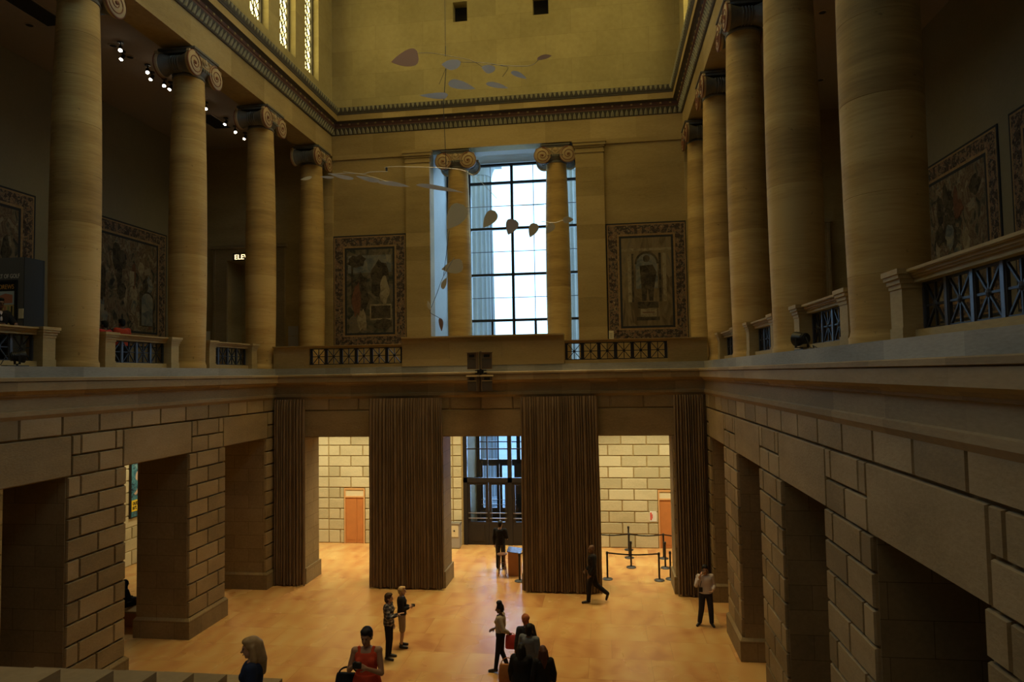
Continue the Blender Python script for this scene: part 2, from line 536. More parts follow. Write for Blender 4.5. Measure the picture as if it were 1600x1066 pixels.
# ------------------------------------------------------------------ lower end wall with three openings
OB = [(-6.40, -3.92), (-1.375, 1.375), (3.92, 6.40)]
b = MB(); bl = MB()
YR = 24.2
ed = [-W - 1.6] + [v for o_ in OB for v in o_] + [W + 1.6]
for i in range(0, 8, 2):
    x0, x1 = ed[i], ed[i + 1]
    b.box(x0, x1, YB + 0.04, YR, 0, 5.15)
    e = 0.06
    b.box(max(x0 - e, -9.1), min(x1 + e, 9.1), YB - 0.02, YR + e, 0, 0.55, 0.4)
b.box(-9.1, 9.1, YB + 0.04, YR, 5.15, 6.62)
def BX(x0, x1, z0, z1, var=None): bl.block('y', YB + 0.04, YB, x0 + G, x1 - G, z0 + G, z1 - G, rv() if var is None else var)
xx = [-7.48] + [-6.6 + 1.1 * i for i in range(13)] + [7.48]
for p, q in zip(xx, xx[1:]): BX(p, q, 6.09, ZL)
for p, q in OB: BX(p - 0.1, q + 0.1, 5.15, 6.09, 0.4)
for i in range(0, 8, 2):
    x0, x1 = max(ed[i], -7.48), min(ed[i + 1], 7.48)
    for r in range(12):
        lo_ = x0 + (0.1 if (r < 2 and i > 0) else 0); hi_ = x1 - (0.1 if (r < 2 and i < 6) else 0)
        if x1 - x0 < 1.5: cuts = [lo_, hi_]
        elif r % 2: cuts = [lo_, (lo_ + hi_) / 2, hi_]
        else: cuts = [lo_, (lo_ + hi_) / 2 - 0.55, (lo_ + hi_) / 2 + 0.55, hi_]
        for p, q in zip(cuts, cuts[1:]): BX(p, q, ROW[r + 1], ROW[r])
o = struct(b.build('wall_back', MAT['ashlar']))
bl.build('stone_facing', MAT['block'], o)

# ------------------------------------------------------------------ ledge moulding round three sides (one continuous trim)
PROF = [(0.0, 6.50), (0.055, 6.585), (0.055, 6.672), (0.015, 6.69), (0.015, 6.962), (0.055, 6.972), (0.055, 7.005), (0.075, 7.015),
        (0.095, 7.05), (0.15, 7.085), (0.19, 7.095), (0.19, 7.272), (0.165, 7.28), (0.215, 7.292), (0.215, 7.352), (0.20, 7.366), (0.0, 7.372), (0.0, ZT), (-0.72, ZT), (-0.72, 6.50)]
def moulding(prof, x, y, y0=-6.0):
    """sweep a profile of (projection into the hall, z) along left wall, end wall, right wall"""
    ring = lambda f: [f(d, z) for d, z in prof]
    return [ring(lambda d, z: (-x + d, y0, z)), ring(lambda d, z: (-x + d, y - d, z)), ring(lambda d, z: (x - d, y - d, z)), ring(lambda d, z: (x - d, y0, z))]
lm = MB()
np_ = len(PROF)
rgs = moulding(PROF, W, YB)
for k in range(3):
    for i in range(np_):
        j = (i + 1) % np_
        zz = (PROF[i][1] + PROF[j][1]) / 2
        mi = 1 if (PROF[i][1] > 7.36 and PROF[j][1] > 7.36) else 0
        # split along the run into stones so that each has its own tone
        A0, A1, B1, B0 = Vector(rgs[k][i]), Vector(rgs[k][j]), Vector(rgs[k + 1][j]), Vector(rgs[k + 1][i])
        ns = 16
        for q in range(ns):
            t0, t1 = q / ns, (q + 1) / ns
            lm.add([A0.lerp(B0, t0), A1.lerp(B1, t0), A1.lerp(B1, t1), A0.lerp(B0, t1)], [(0, 1, 2, 3)], random.Random(q * 31 + k * 7 + (i // 4)).random(), mi)
lm.add(rgs[0], [tuple(range(np_))]); lm.add(rgs[3], [tuple(range(np_))])
struct(lm.build('trim_1', [MAT['smooth'], MAT['grey']]))

# ------------------------------------------------------------------ gallery floors, ceilings, outer walls
g = MB()
for s in (-1, 1): g.box(s * 8.2, s * XO, -6, YU, 6.62, 7.35)
g.box(-8.2, 8.2, YB + 0.7, YU, 6.62, 7.35)
struct(g.build('floor_gallery', MAT['smooth']))
g = MB()
for s in (-1, 1): g.box(s * 8.70, s * XO, -6, YU, 17.9, 18.2)
struct(g.build('ceiling_gallery', MAT['ceil']))

for s, nm in ((-1, 'wall_outer_left'), (1, 'wall_outer_right')):
    w_ = MB(); w_.box(s * XO, s * (XO + 0.4), -6, 32.6, 6.62, 18.2)
    o = struct(w_.build(nm, MAT['plaster']))
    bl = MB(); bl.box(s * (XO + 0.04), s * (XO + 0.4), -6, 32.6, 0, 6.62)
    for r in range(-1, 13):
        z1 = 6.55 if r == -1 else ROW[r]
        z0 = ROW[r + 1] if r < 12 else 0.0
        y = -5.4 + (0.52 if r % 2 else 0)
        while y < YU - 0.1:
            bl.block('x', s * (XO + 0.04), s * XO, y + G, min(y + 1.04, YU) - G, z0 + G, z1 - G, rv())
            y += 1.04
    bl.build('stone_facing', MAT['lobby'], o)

# end wall of the building: lobby below, gallery and clerestory wall above, with the great window and the doors cut out
b = MB()
WX, WZ = 3.2, ZA0
DX, DZ = 1.90, 5.9
b.box(-XO, -DX, YU + 0.04, YU + 0.6, 0, 7.35); b.box(DX, XO, YU + 0.04, YU + 0.6, 0, 7.35); b.box(-DX, DX, YU + 0.04, YU + 0.6, DZ, 7.35)
# left and right gallery ends each hold a doorway
for s in (-1, 1):
    b.box(s * WX, s * 10.45, YU, YU + 0.6, 7.35, ZA0)
    b.box(s * 12.75, s * XO, YU, YU + 0.6, 7.35, ZA0)
    b.box(s * 10.45, s * 12.75, YU, YU + 0.6, 12.66, ZA0)
    b.box(s * 10.45, s * 12.75, YU + 1.2, YU + 1.3, 7.35, 12.7)
    b.box(s * 10.4, s * 10.45, YU + 0.6, YU + 1.3, 7.35, 12.7); b.box(s * 12.75, s * 12.8, YU + 0.6, YU + 1.3, 7.35, 12.7)
    b.box(s * 10.4, s * 12.8, YU + 0.6, YU + 1.3, 12.66, 12.8)
    b.box(s * WX, s * XO, YU, YU + 0.6, ZA0, 18.2)
# deep reveals of the window
wall_b = b; b = MB()
for s in (-1, 1): b.box(s * WX, s * (WX + 0.5), YU + 0.6, 32.3, 7.35, ZA0 + 0.5)
b.box(-WX, WX, YU + 1.15, 32.3, ZA0 + 0.30, ZA0 + 0.7)
b.box(-WX, WX, YU + 0.6, YU + 1.15, ZA0, ZA0 + 0.7)
b.box(-WX, WX, YU + 0.6, 32.3, 6.9, 7.35)
reveal_b = b; b = wall_b
b.box(-WX, WX, YU, YU + 0.6, 6.9, 7.35)
# reveals of the door vestibule
for s in (-1, 1): b.box(s * DX, s * (DX + 0.4), YU + 0.6, 32.3, 0, DZ + 0.3)
b.box(-DX, DX, YU + 0.6, 32.3, DZ, DZ + 0.3)
wall_end = struct(b.build('wall_end', MAT['warm']))
reveal_b.build('window_reveal', MAT['reveal'], wall_end)
b = MB()
up0, up1 = ZA0, 28.0
hx = [(-2.09, -1.44), (1.48, 2.17)]
hz = (22.95, 23.85)
b.box(-8.4, hx[0][0], YU, YU + 0.6, up0, up1); b.box(hx[0][1], hx[1][0], YU, YU + 0.6, up0, up1); b.box(hx[1][1], 8.4, YU, YU + 0.6, up0, up1)
for h in hx:
    b.box(h[0], h[1], YU, YU + 0.6, up0, hz[0]); b.box(h[0], h[1], YU, YU + 0.6, hz[1], up1)
o = b.build('upper_wall', MAT['upper'], wall_end)
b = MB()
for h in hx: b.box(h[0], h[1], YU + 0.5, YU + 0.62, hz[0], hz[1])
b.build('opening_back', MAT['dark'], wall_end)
# lobby facing
bl = MB()
ELX = (6.30, 7.23)
for s in (-1, 1):
    for r in range(-1, 13):
        z1 = 6.55 if r == -1 else ROW[r]
        z0 = ROW[r + 1] if r < 12 else 0.0
        cuts = [2.35]
        x = 7.43 - 1.05 * 5 if r % 2 == 0 else 6.93 - 1.05 * 4.52
        J = sorted([c for c in [(7.43 if r % 2 == 0 else 6.93) - 1.05 * q for q in range(6)] if c > 2.6])
        cuts = [2.35] + J + [7.95, 9.0, 10.05, 11.1, 12.15, 13.2, 14.25]
        for p, q in zip(cuts, cuts[1:]):
            seg = [(p, q)]
            if z0 < 2.38:
                zz = []
                for (u, v) in seg:
                    if v <= ELX[0] or u >= ELX[1]: zz.append((u, v))
                    else:
                        if u < ELX[0] - 0.05: zz.append((u, ELX[0]))
                        if v > ELX[1] + 0.05: zz.append((ELX[1], v))
                seg = zz
            for u, v in seg:
                if v - u < 0.1: continue
                x0, x1 = sorted((s * u, s * v))
                zt = z1
                bl.block('y', YU + 0.04, YU, x0 + G, x1 - G, z0 + G, zt - G, rv())
    # narrow quoins beside the doors
    for r in range(-1, 13):
        z1 = 6.55 if r == -1 else ROW[r]
        z0 = ROW[r + 1] if r < 12 else 0.0
        bl.block('y', YU + 0.04, YU, min(s * 1.98, s * 2.33), max(s * 1.98, s * 2.33), z0 + G, z1 - G, rv())
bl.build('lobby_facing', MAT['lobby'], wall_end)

# front wall and ceiling that close the hall behind and above the camera
b = MB(); b.box(-XO, XO, -6.4, -6.0, 0, 28)
struct(b.build('wall_front', MAT['smooth']))
b = MB(); b.box(-8.4, 8.4, -6, YU + 0.6, 28, 28.4)
struct(b.build('ceiling', MAT['upper']))

# gallery door frames
for s, nm in ((-1, 'trim_2'), (1, 'trim_3')):
    b = MB()
    for x0, x1 in ((9.95, 10.45), (12.75, 13.4)): b.box(s * x0, s * x1, YU - 0.10, YU, 7.35, 12.66)
    b.box(s * 9.95, s * 13.4, YU - 0.10, YU, 12.66, 13.2)
    b.box(s * 9.85, s * 13.5, YU - 0.20, YU, 13.2, 13.35)
    for x0, x1 in ((9.95, 10.05), (13.3, 13.4)): b.box(s * x0, s * x1, YU - 0.14, YU - 0.1, 7.35, 13.2)
    struct(b.build(nm, MAT['smooth']))

# ------------------------------------------------------------------ architrave, carved cornice and clerestory
b = MB()
XA = 7.725
for s in (-1, 1):
    y = -6.0
    q = 0
    while y < YU - 0.01:
        y2 = min(y + 2.2, YU)
        b.box(s * XA, s * 8.70, y, y2, ZA0, ZA1, rv())
        y = y2
x = -XA
while x < XA - 0.01:
    x2 = min(x + 1.93125, XA)
    b.box(x, x2, YU - 0.06, YU + 0.01, ZA0, ZA1, rv())
    x = x2
struct(b.build('trim_4', MAT['warm']))

# plain and coloured bands of the cornice: (projection, z) pairs
BANDS = [([(-0.05, 18.13), (0.05, 18.13), (0.07, 18.16)], 'carve_dark'),
         ([(0.07, 18.16), (0.10, 18.25), (0.19, 18.42)], 'carve_dark'),
         ([(0.19, 18.42), (0.19, 18.49), (0.22, 18.50), (0.22, 18.62)], 'carve_red'),
         ([(0.22, 18.62), (0.30, 18.66), (0.40, 18.67)], 'carve_dark'),
         ([(0.40, 18.67), (0.40, 18.93)], 'warm'),
         ([(0.40, 18.93), (0.43, 18.95), (0.43, 18.98), (0.46, 19.03), (0.50, 19.22), (0.46, 19.25), (-0.05, 19.28)], 'carve_dark')]
cm = MB()
keys = ['carve_dark', 'carve_red', 'warm', 'carve_green']
for prof, key in BANDS:
    rg = moulding(prof, XA, YU)
    for k in range(3):
        for i in range(len(prof) - 1):
            ns = 14
            for q in range(ns):
                a0, a1, b1, b0 = (Vector(rg[k][i]), Vector(rg[k][i + 1]), Vector(rg[k + 1][i + 1]), Vector(rg[k + 1][i]))
                t0, t1 = q / ns, (q + 1) / ns
                cm.add([a0.lerp(b0, t0), a1.lerp(b1, t0), a1.lerp(b1, t1), a0.lerp(b0, t1)], [(0, 1, 2, 3)], random.Random(q + 50 * k).random(), keys.index(key))
# carved motifs: leaves along the lower band, tongues along the top band, dentil pegs
def motif(mb, P, du, dz, dn, w, h, t, mi):
    """a raised pointed leaf: P foot point, du along the run, dz up the slope, dn out of the surface"""
    pts = [(-0.5, 0), (-0.42, 0.55), (0, 1.0), (0.42, 0.55), (0.5, 0)]
    vs = [P + du * (a * w) + dz * (c * h) for a, c in pts] + [P + du * (a * w * 0.55) + dz * (0.08 * h + c * h * 0.8) + dn * t for a, c in pts]
    fs = [(5, 6, 7, 8, 9)] + [(i, (i + 1) % 5, 5 + (i + 1) % 5, 5 + i) for i in range(5)]
    mb.add(vs, fs, 0.5, mi)
runs = [(Vector((-XA, 0, 0)), Vector((0, 1, 0)), Vector((1, 0, 0)), 4.0, YU), (Vector((0, YU, 0)), Vector((1, 0, 0)), Vector((0, -1, 0)), -XA, XA), (Vector((XA, 0, 0)), Vector((0, -1, 0)), Vector((-1, 0, 0)), -YU, -4.0)]
for org, du, dn, t0, t1 in runs:
    step = 0.20
    nn = int((t1 - t0) / step)
    for i in range(nn):
        t = t0 + (i + 0.5) * (t1 - t0) / nn
        P = org + du * t
        up = Vector((0, 0, 1))
        sl = (up * 0.26 + dn * 0.12).normalized(); no = (dn * 0.26 - up * 0.12).normalized()
        motif(cm, P + dn * 0.072 + up * 18.165, du, sl, no, 0.145, 0.27, 0.03, 3)
        sl2 = (up * 0.2 + dn * 0.04).normalized(); no2 = (dn * 0.2 - up * 0.04).normalized()
        motif(cm, P + dn * 0.503 + up * 19.215, du, -sl2, no2, 0.12, 0.18, 0.03, 3)
        if i % 2 == 0:
            a = P + dn * 0.222 + up * 18.53
            cm.add([a + du * u_ + up * z_ + dn * n_ for n_ in (0, 0.03) for u_, z_ in ((-0.04, 0), (0.04, 0), (0.04, 0.06), (-0.04, 0.06))], [(4, 5, 6, 7), (0, 1, 5, 4), (1, 2, 6, 5), (2, 3, 7, 6), (3, 0, 4, 7)], 0.5, 2)
struct(cm.build('trim_5', [MAT[k] for k in keys], fix=True))

# clerestory walls with tall slots for the windows
CW = [26.65 - 2.2 * i for i in range(12)]
ZW0, ZW1 = 20.15, 26.6
for s, nm in ((-1, 'wall_upper_left'), (1, 'wall_upper_right')):
    b = MB()
    xi, xo = s * XA, s * (XA + 0.65)
    b.box(xi, xo, -6, YU, ZA1, ZW0 - 0.12); b.box(xi, xo, -6, YU, ZW1, 28)
    y1 = YU
    for c in CW:
        b.box(xi, xo, c + 0.66, y1, ZW0 - 0.12, ZW1)
        # sloping sill
        vs = [(xi, c - 0.66, ZW0 - 0.12), (xo, c - 0.66, ZW0 - 0.12), (xo, c - 0.66, ZW0 + 0.12), (xi, c - 0.66, ZW0 - 0.10)]
        vs += [(p[0], c + 0.66, p[2]) for p in vs]
        b.add(vs, [(0, 1, 2, 3), (4, 7, 6, 5), (0, 4, 5, 1), (1, 5, 6, 2), (2, 6, 7, 3), (3, 7, 4, 0)])
        y1 = c - 0.66
    b.box(xi, xo, -6, y1, ZW0 - 0.12, ZW1)
    struct(b.build(nm, MAT['upper']))

win_n = 0
def clerestory(s, c):
    global win_n
    win_n += 1
    w_ = thing('window_%d' % win_n, None, None, (s * (XA + 0.33), c, ZW0)); del w_['kind']; struct(w_)
    p = MB().box(0.03 * s, 0.05 * s, -0.60, 0.60, 0.0, ZW1 - ZW0)
    p.build('pane', MAT['amber'], w_)
    f = MB()
    h = ZW1 - ZW0
    for y0, y1 in ((-0.66, -0.57), (0.57, 0.66)): f.box(-0.05, 0.07, y0, y1, 0, h)
    f.box(-0.05, 0.07, -0.57, 0.57, 0, 0.06); f.box(-0.05, 0.07, -0.57, 0.57, h - 0.08, h)
    f.build('frame', MAT['carve_dark'], w_)
    l = MB()
    for y in (-0.19, 0.19): l.box(-0.02, 0.01, y - 0.016, y + 0.016, 0, h)
    n_ = int(h / 0.48)
    d = h / n_
    for i in range(n_):
        z0, z1 = i * d, (i + 1) * d
        for c_ in range(3):
            a = -0.57 + 0.38 * c_
            for (p0, p1) in (((a, z0), (a + 0.38, z1)), ((a, z1), (a + 0.38, z0))):
                dy, dz = p1[0] - p0[0], p1[1] - p0[1]
                L_ = math.hypot(dy, dz); th = 0.026 if dz < 0 else 0.012; ny, nz = -dz / L_ * th, dy / L_ * th
                q = [(p0[0] + ny, p0[1] + nz), (p0[0] - ny, p0[1] - nz), (p1[0] - ny, p1[1] - nz), (p1[0] + ny, p1[1] + nz)]
                l.prism(q, -0.02, 0.008, 'yz')
    l.build('lattice', MAT['bronze'], w_)
for c in CW[:5]: clerestory(-1, c)
for c in CW[:4]: clerestory(1, c)

# ------------------------------------------------------------------ pilasters on the upper end wall
def pilaster(x0, x1, name, cap=True, y=YU - 0.14):
    b = MB()
    z = 7.35
    i = 0
    while z < 16.55:
        z2 = min(z + 0.62, 16.6)
        b.box(x0, x1, y, YU, z + 0.004, z2 - 0.004, rv()); b.box(x0 + 0.006, x1 - 0.006, y + 0.006, YU, z2 - 0.004, z2 + 0.004, 0.1)
        z = z2
    if cap:
        for e, a, c in ((0.0, 16.6, 16.66), (0.03, 16.66, 16.72), (0.0, 16.72, 16.88), (0.04, 16.88, 16.96), (0.09, 16.96, 17.08), (0.12, 17.08, ZA0)):
            b.box(x0 - e, x1 + e, y - e, YU, a, c, 0.4)
    return struct(b.build(name, MAT['warm']))
pilaster(-4.29, -3.2, 'trim_6'); pilaster(3.2, 4.40, 'trim_7')
pilaster(-8.25, -7.68, 'trim_8', False, YU - 0.1); pilaster(7.74, 8.25, 'trim_9', False, YU - 0.1)
b = MB()   # thin moulding under the architrave
b.box(-7.7, -4.4, YU - 0.06, YU, 17.02, ZA0); b.box(4.5, 7.72, YU - 0.06, YU, 17.02, ZA0)
struct(b.build('trim_10', MAT['warm']))

# ------------------------------------------------------------------ the great window
w_ = thing('window_20', None, None, (0, 32.0, 7.35)); del w_['kind']; struct(w_)
f = MB()
zt = 17.44 - 7.35
for x in (-3.16, -2.08, 0.0, 2.08, 3.16): f.box(x - 0.065, x + 0.065, -0.06, 0.06, 0, zt)
HZ = [16.52, 14.29, 12.05, 9.85, 7.6]
for z in HZ: f.box(-3.2, 3.2, -0.07, 0.07, z - 7.35 - 0.06, z - 7.35 + 0.06)
f.box(-3.2, 3.2, -0.07, 0.07, zt - 0.1, zt + 0.02)
for x in (-1.04, 1.04): f.box(x - 0.055, x + 0.055, -0.06, 0.06, 0, 9.85 - 7.35)
f.build('frame', MAT['bronze'], w_)
f = MB()
for x in (-1.04, 1.04, -2.62, 2.62): f.box(x - 0.014, x + 0.014, -0.02, 0.02, 9.85 - 7.35, zt)
for z in (15.39, 13.17, 10.94): f.box(-3.1, 3.1, -0.018, 0.018, z - 7.35 - 0.014, z - 7.35 + 0.014)
f.build('glazing_bar', MAT['bronze'], w_)
MB().box(-3.12, 3.12, -0.004, 0.004, 0.1, zt - 0.1).build('pane', MAT['glass'], w_)

# ------------------------------------------------------------------ entrance doors of the lobby, and the outer pair beyond the vestibule
def entrance(nm, y, leaf_top, zmax, gl):
    d = thing(nm, None, None, (0, y, 0)); del d['kind']; struct(d)
    f = MB()
    for x in (-1.82, 0.12, 1.86): f.box(x - 0.09, x + 0.09, -0.08, 0.08, 0, zmax)
    f.box(-1.9, 1.9, -0.08, 0.08, leaf_top, leaf_top + 0.2); f.box(-1.9, 1.9, -0.08, 0.08, zmax - 0.1, zmax)
    f.build('door_frame', MAT['bronze'], d)
    t = MB()
    for x in (-0.85, 1.0): t.box(x - 0.03, x + 0.03, -0.03, 0.03, leaf_top + 0.2, zmax - 0.1)
    t.box(-1.75, 1.8, -0.025, 0.025, 4.05, 4.1); t.box(-1.75, 1.8, -0.03, 0.03, 5.0, 5.05)
    t.build('transom_bar', MAT['bronze'], d)
    MB().box(-1.75, 1.8, -0.005, 0.005, leaf_top + 0.2, zmax - 0.1).build('transom_pane', gl, d)
    for x0, x1 in ((-1.73, -0.815), (-0.805, 0.03), (0.21, 0.99), (1.0, 1.77)):
        L_ = MB(); st_ = 0.13
        L_.box(x0, x0 + st_, -0.04, 0.04, 0.01, leaf_top); L_.box(x1 - st_, x1, -0.04, 0.04, 0.01, leaf_top)
        L_.box(x0 + st_, x1 - st_, -0.04, 0.04, leaf_top - 0.1, leaf_top); L_.box(x0 + st_, x1 - st_, -0.04, 0.04, 0.01, 0.98)
        L_.box(x0 + st_ + 0.05, x1 - st_ - 0.05, -0.055, -0.04, 0.15, 0.85)
        lf = L_.build('door_leaf', MAT['bronze'], d)
        MB().box(x0 + st_, x1 - st_, -0.005, 0.005, 0.98, leaf_top - 0.1).build('pane', gl, lf)
        h = MB()
        for z in (1.14, 1.36): h.box(x0 + 0.05, x1 - 0.05, -0.10, -0.07, z - 0.015, z + 0.015)
        for x in (x0 + 0.06, x1 - 0.08):
            h.box(x, x + 0.02, -0.10, -0.04, 1.12, 1.15); h.box(x, x + 0.02, -0.10, -0.04, 1.345, 1.375)
        h.build('push_bar', MAT['steel'], lf)
    return d
entrance('door_1', YU + 0.12, 2.65, DZ, MAT['glass'])
entrance('door_2', 31.95, 3.05, DZ, MAT['glass_blue'])

# small wooden doors in the lobby wall, each with a transom
for s, nm in ((-1, 'door_3'), (1, 'door_4')):
    d = thing(nm, None, None, (s * 6.765, YU, 0)); del d['kind']; struct(d)
    hw = 0.465
    f = MB()
    f.box(-hw, -hw + 0.05, -0.03, 0.03, 0, 2.38); f.box(hw - 0.05, hw, -0.03, 0.03, 0, 2.38)
    f.box(-hw + 0.05, hw - 0.05, -0.03, 0.03, 2.32, 2.38); f.box(-hw + 0.05, hw - 0.05, -0.03, 0.03, 1.98, 2.04)
    f.build('door_frame', MAT['woodframe'], d)
    MB().box(-hw + 0.05, hw - 0.05, 0.0, 0.02, 2.04, 2.32).build('transom_pane', MAT['cream'], d)
    for x0, x1 in ((-hw + 0.055, 0.10), (0.11, hw - 0.055)):
        l = MB().box(x0, x1, 0.0, 0.025, 0.01, 1.975)
        l.box(x0 + 0.05, x1 - 0.05, -0.008, 0.0, 0.15, 1.85, mi=0)
        l.build('door_leaf', MAT['wood'], d)

# ------------------------------------------------------------------ outside
b = MB(); b.box(-60, 60, 32.6, 120, -0.4, -0.1)
struct(b.build('ground_outside', MAT['extstone']))
def portico(x, lab):
    t = thing('portico_column', lab, 'column', (x, 36.3, -0.1), 0, 'fluted portico columns outside the window')
    m = MB(); rs = []
    nfl = 20
    for z, r in ((0.9, 0.86), (4, 0.85), (9, 0.82), (14, 0.77), (18.2, 0.72)):
        ring = []
        for i in range(nfl * 6):
            a = 2 * PI * i / (nfl * 6)
            ring.append(((r - 0.07 * abs(math.sin(nfl * a / 2))) * math.cos(a), (r - 0.07 * abs(math.sin(nfl * a / 2))) * math.sin(a), z))
        rs.append(ring)
    m.rings(rs).build('shaft', MAT['extstone'], t)
    MB().box(-1.05, 1.05, -1.05, 1.05, 0, 0.4).lathe([(1.0, 0.4), (1.04, 0.5), (0.95, 0.65), (0.98, 0.75), (0.88, 0.9)], n=40).build('base', MAT['extstone'], t)
    MB().lathe([(0.72, 18.2), (0.8, 18.5), (1.0, 18.9), (1.1, 19.0)], n=32).box(-1.15, 1.15, -1.15, 1.15, 19.0, 19.3).build('capital', MAT['extstone'], t)
portico(-2.42, 'pale fluted portico column outside, behind the left half of the tall window')
portico(2.55, 'pale fluted portico column outside, seen past the right window column')
# ------------------------------------------------------------------ ionic columns
def spiral_mb(cx, cz, x, rad, sgn, turn, mb, n=44):
    """raised spiral on the face x (outward sgn), centre (y=cx, z=cz)"""
    pts = []
    for i in range(n):
        t = i / (n - 1)
        a = PI / 2 + turn * t * 2 * PI * 1.9
        r = rad * (1 - 0.80 * t)
        pts.append((x, cx + r * math.cos(a), cz + r * math.sin(a)))
    mb.tube(pts, 0.017, 6, r1=0.012, mi=1)

def make_column(label, group):
    root = thing('ionic_column', label, 'column', (0, 0, 0), 0, group)
    H0 = 16.42 - ZT
    prof = [(0.535, 0), (0.535, 0.10), (0.515, 0.13), (0.502, 0.2)]
    for i in range(0, 15):
        t = i / 14
        prof.append((0.502 + 0.19 * t - 0.27 * t ** 2 + 0.018 * t ** 3, 0.22 + (H0 - 0.22) * t))
    # drums: each its own tone, fine open joint
    sh = MB()
    zb = [0, 0.95, 2.05, 3.4, 4.55, 5.75, 6.9, 7.95, H0]
    def rad(z):
        for (r0, z0), (r1, z1) in zip(prof, prof[1:]):
            if z0 <= z <= z1: return r0 + (r1 - r0) * (z - z0) / max(z1 - z0, 1e-6)
        return prof[-1][0]
    for a, c in zip(zb, zb[1:]):
        zz = sorted({a} | {z for _, z in prof if a < z < c} | {c})
        ring = [(rad(a) - 0.006, a)] + [(rad(z), min(max(z, a + 0.006), c - 0.006)) for z in zz] + [(rad(c) - 0.006, c)]
        sh.lathe(ring, n=48, var=rv())
    sh.build('shaft', MAT['column'], root, smooth=True)
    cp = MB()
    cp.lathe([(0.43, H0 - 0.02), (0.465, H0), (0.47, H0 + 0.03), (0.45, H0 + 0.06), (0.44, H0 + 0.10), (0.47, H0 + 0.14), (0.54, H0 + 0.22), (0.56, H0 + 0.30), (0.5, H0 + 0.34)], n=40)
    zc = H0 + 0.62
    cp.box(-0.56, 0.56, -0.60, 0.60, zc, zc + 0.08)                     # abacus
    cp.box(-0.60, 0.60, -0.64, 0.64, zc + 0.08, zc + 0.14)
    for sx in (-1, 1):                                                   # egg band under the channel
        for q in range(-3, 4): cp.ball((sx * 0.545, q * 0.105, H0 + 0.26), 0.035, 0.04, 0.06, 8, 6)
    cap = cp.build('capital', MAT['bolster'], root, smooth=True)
    for sx in (-1, 1):
        ch = MB()
        # channel with a dipping lower edge joining both volutes
        top = [(y / 10 * 0.86, zc - 0.01) for y in range(-10, 11)]
        bot = [(y / 10 * 0.60, zc - 0.27 - 0.035 * (1 - (y / 10) ** 2)) for y in range(10, -11, -1)]
        ch.prism([(-0.84, zc - 0.02), (0.84, zc - 0.02), (0.86, zc - 0.1)] + bot + [(-0.86, zc - 0.1)], sx * 0.47, sx * 0.56, 'yz')
        for q in (-1, 1): ch.tube([(sx * 0.56, q * 0.12, zc - 0.04), (sx * 0.585, q * 0.2, zc - 0.12), (sx * 0.575, q * 0.12, zc - 0.22), (sx * 0.57, q * 0.03, zc - 0.26)], 0.028, 6, 0.012)
        ch.ball((sx * 0.57, 0, zc - 0.1), 0.03, 0.08, 0.09, 10, 6)
        ch.build('channel', MAT['volute'], cap, smooth=True)
    vz = zc - 0.33
    for sy in (-1, 1):
        bo = MB()
        prof2 = []
        for i in range(21):
            t = -1 + 2 * i / 20
            r = 0.20 + 0.135 * abs(t) ** 1.5
            prof2.append((r, t * 0.47))
        bo.lathe(prof2, (0, sy * 0.555, vz), 28, 'x')
        for q in (-0.12, -0.04, 0.04, 0.12): bo.lathe([(0.19, q - 0.022), (0.245, q - 0.012), (0.245, q + 0.012), (0.19, q + 0.022)], (0, sy * 0.555, vz), 28, 'x')
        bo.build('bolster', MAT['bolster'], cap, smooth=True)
        for sx in (-1, 1):
            v = MB()
            v.lathe([(0.345, sx * 0.45), (0.36, sx * 0.47), (0.36, sx * 0.55), (0.33, sx * 0.57)], (0, sy * 0.555, vz), 32, 'x', mi=0)
            spiral_mb(sy * 0.555, vz, sx * 0.575, 0.325, sx, sy, v)
            v.ball((sx * 0.58, sy * 0.555, vz), 0.03, 0.055, 0.055, 10, 6, mi=1)
            # painted rim
            rr = [(0.355, sx * 0.52), (0.375, sx * 0.535), (0.375, sx * 0.56), (0.352, sx * 0.575)]
            v.rings([[(h_, sy * 0.555 + r_ * math.cos(2 * PI * i_ / 32), vz + r_ * math.sin(2 * PI * i_ / 32)) for i_ in range(32)] for r_, h_ in rr], cap0=False, cap1=False, mi=1)
            v.build('volute', [MAT['volute'], MAT['terra']], cap, smooth=True)
    return root

CX = 8.2
CY = lambda i: 27.65 - 4.4 * i     # 27.65, 23.25, 18.85, 14.45, 10.05
GC = 'ionic columns along the galleries'
LAB_L = ['tan ionic gallery column in the far left corner, partly behind the end parapet', 'tan ionic gallery column on the left, beside the lit elevator sign',
         'tan ionic gallery column on the left, just right of the gallery tapestry with an arch', 'tall tan ionic gallery column on the left, nearest the camera, beside the grey exhibition wall']
LAB_R = ['slim tan ionic column in the far right corner, partly behind the end parapet', 'tan ionic column on the right gallery, second from the far corner',
         'tan ionic column on the right gallery, in the middle of the row of five', 'thick tan ionic column on the right gallery, just left of the black floodlight',
         'thickest tan ionic column on the right gallery, nearest the camera, between two balustrades']
col0 = make_column('x', GC)
first = True
for s, labs in ((-1, LAB_L), (1, LAB_R)):
    for i, lab in enumerate(labs):
        c = col0 if first else copy_tree(col0)
        first = False
        c.location = (s * CX, CY(i), ZT if i > 0 else ZT)
        c['label'] = lab
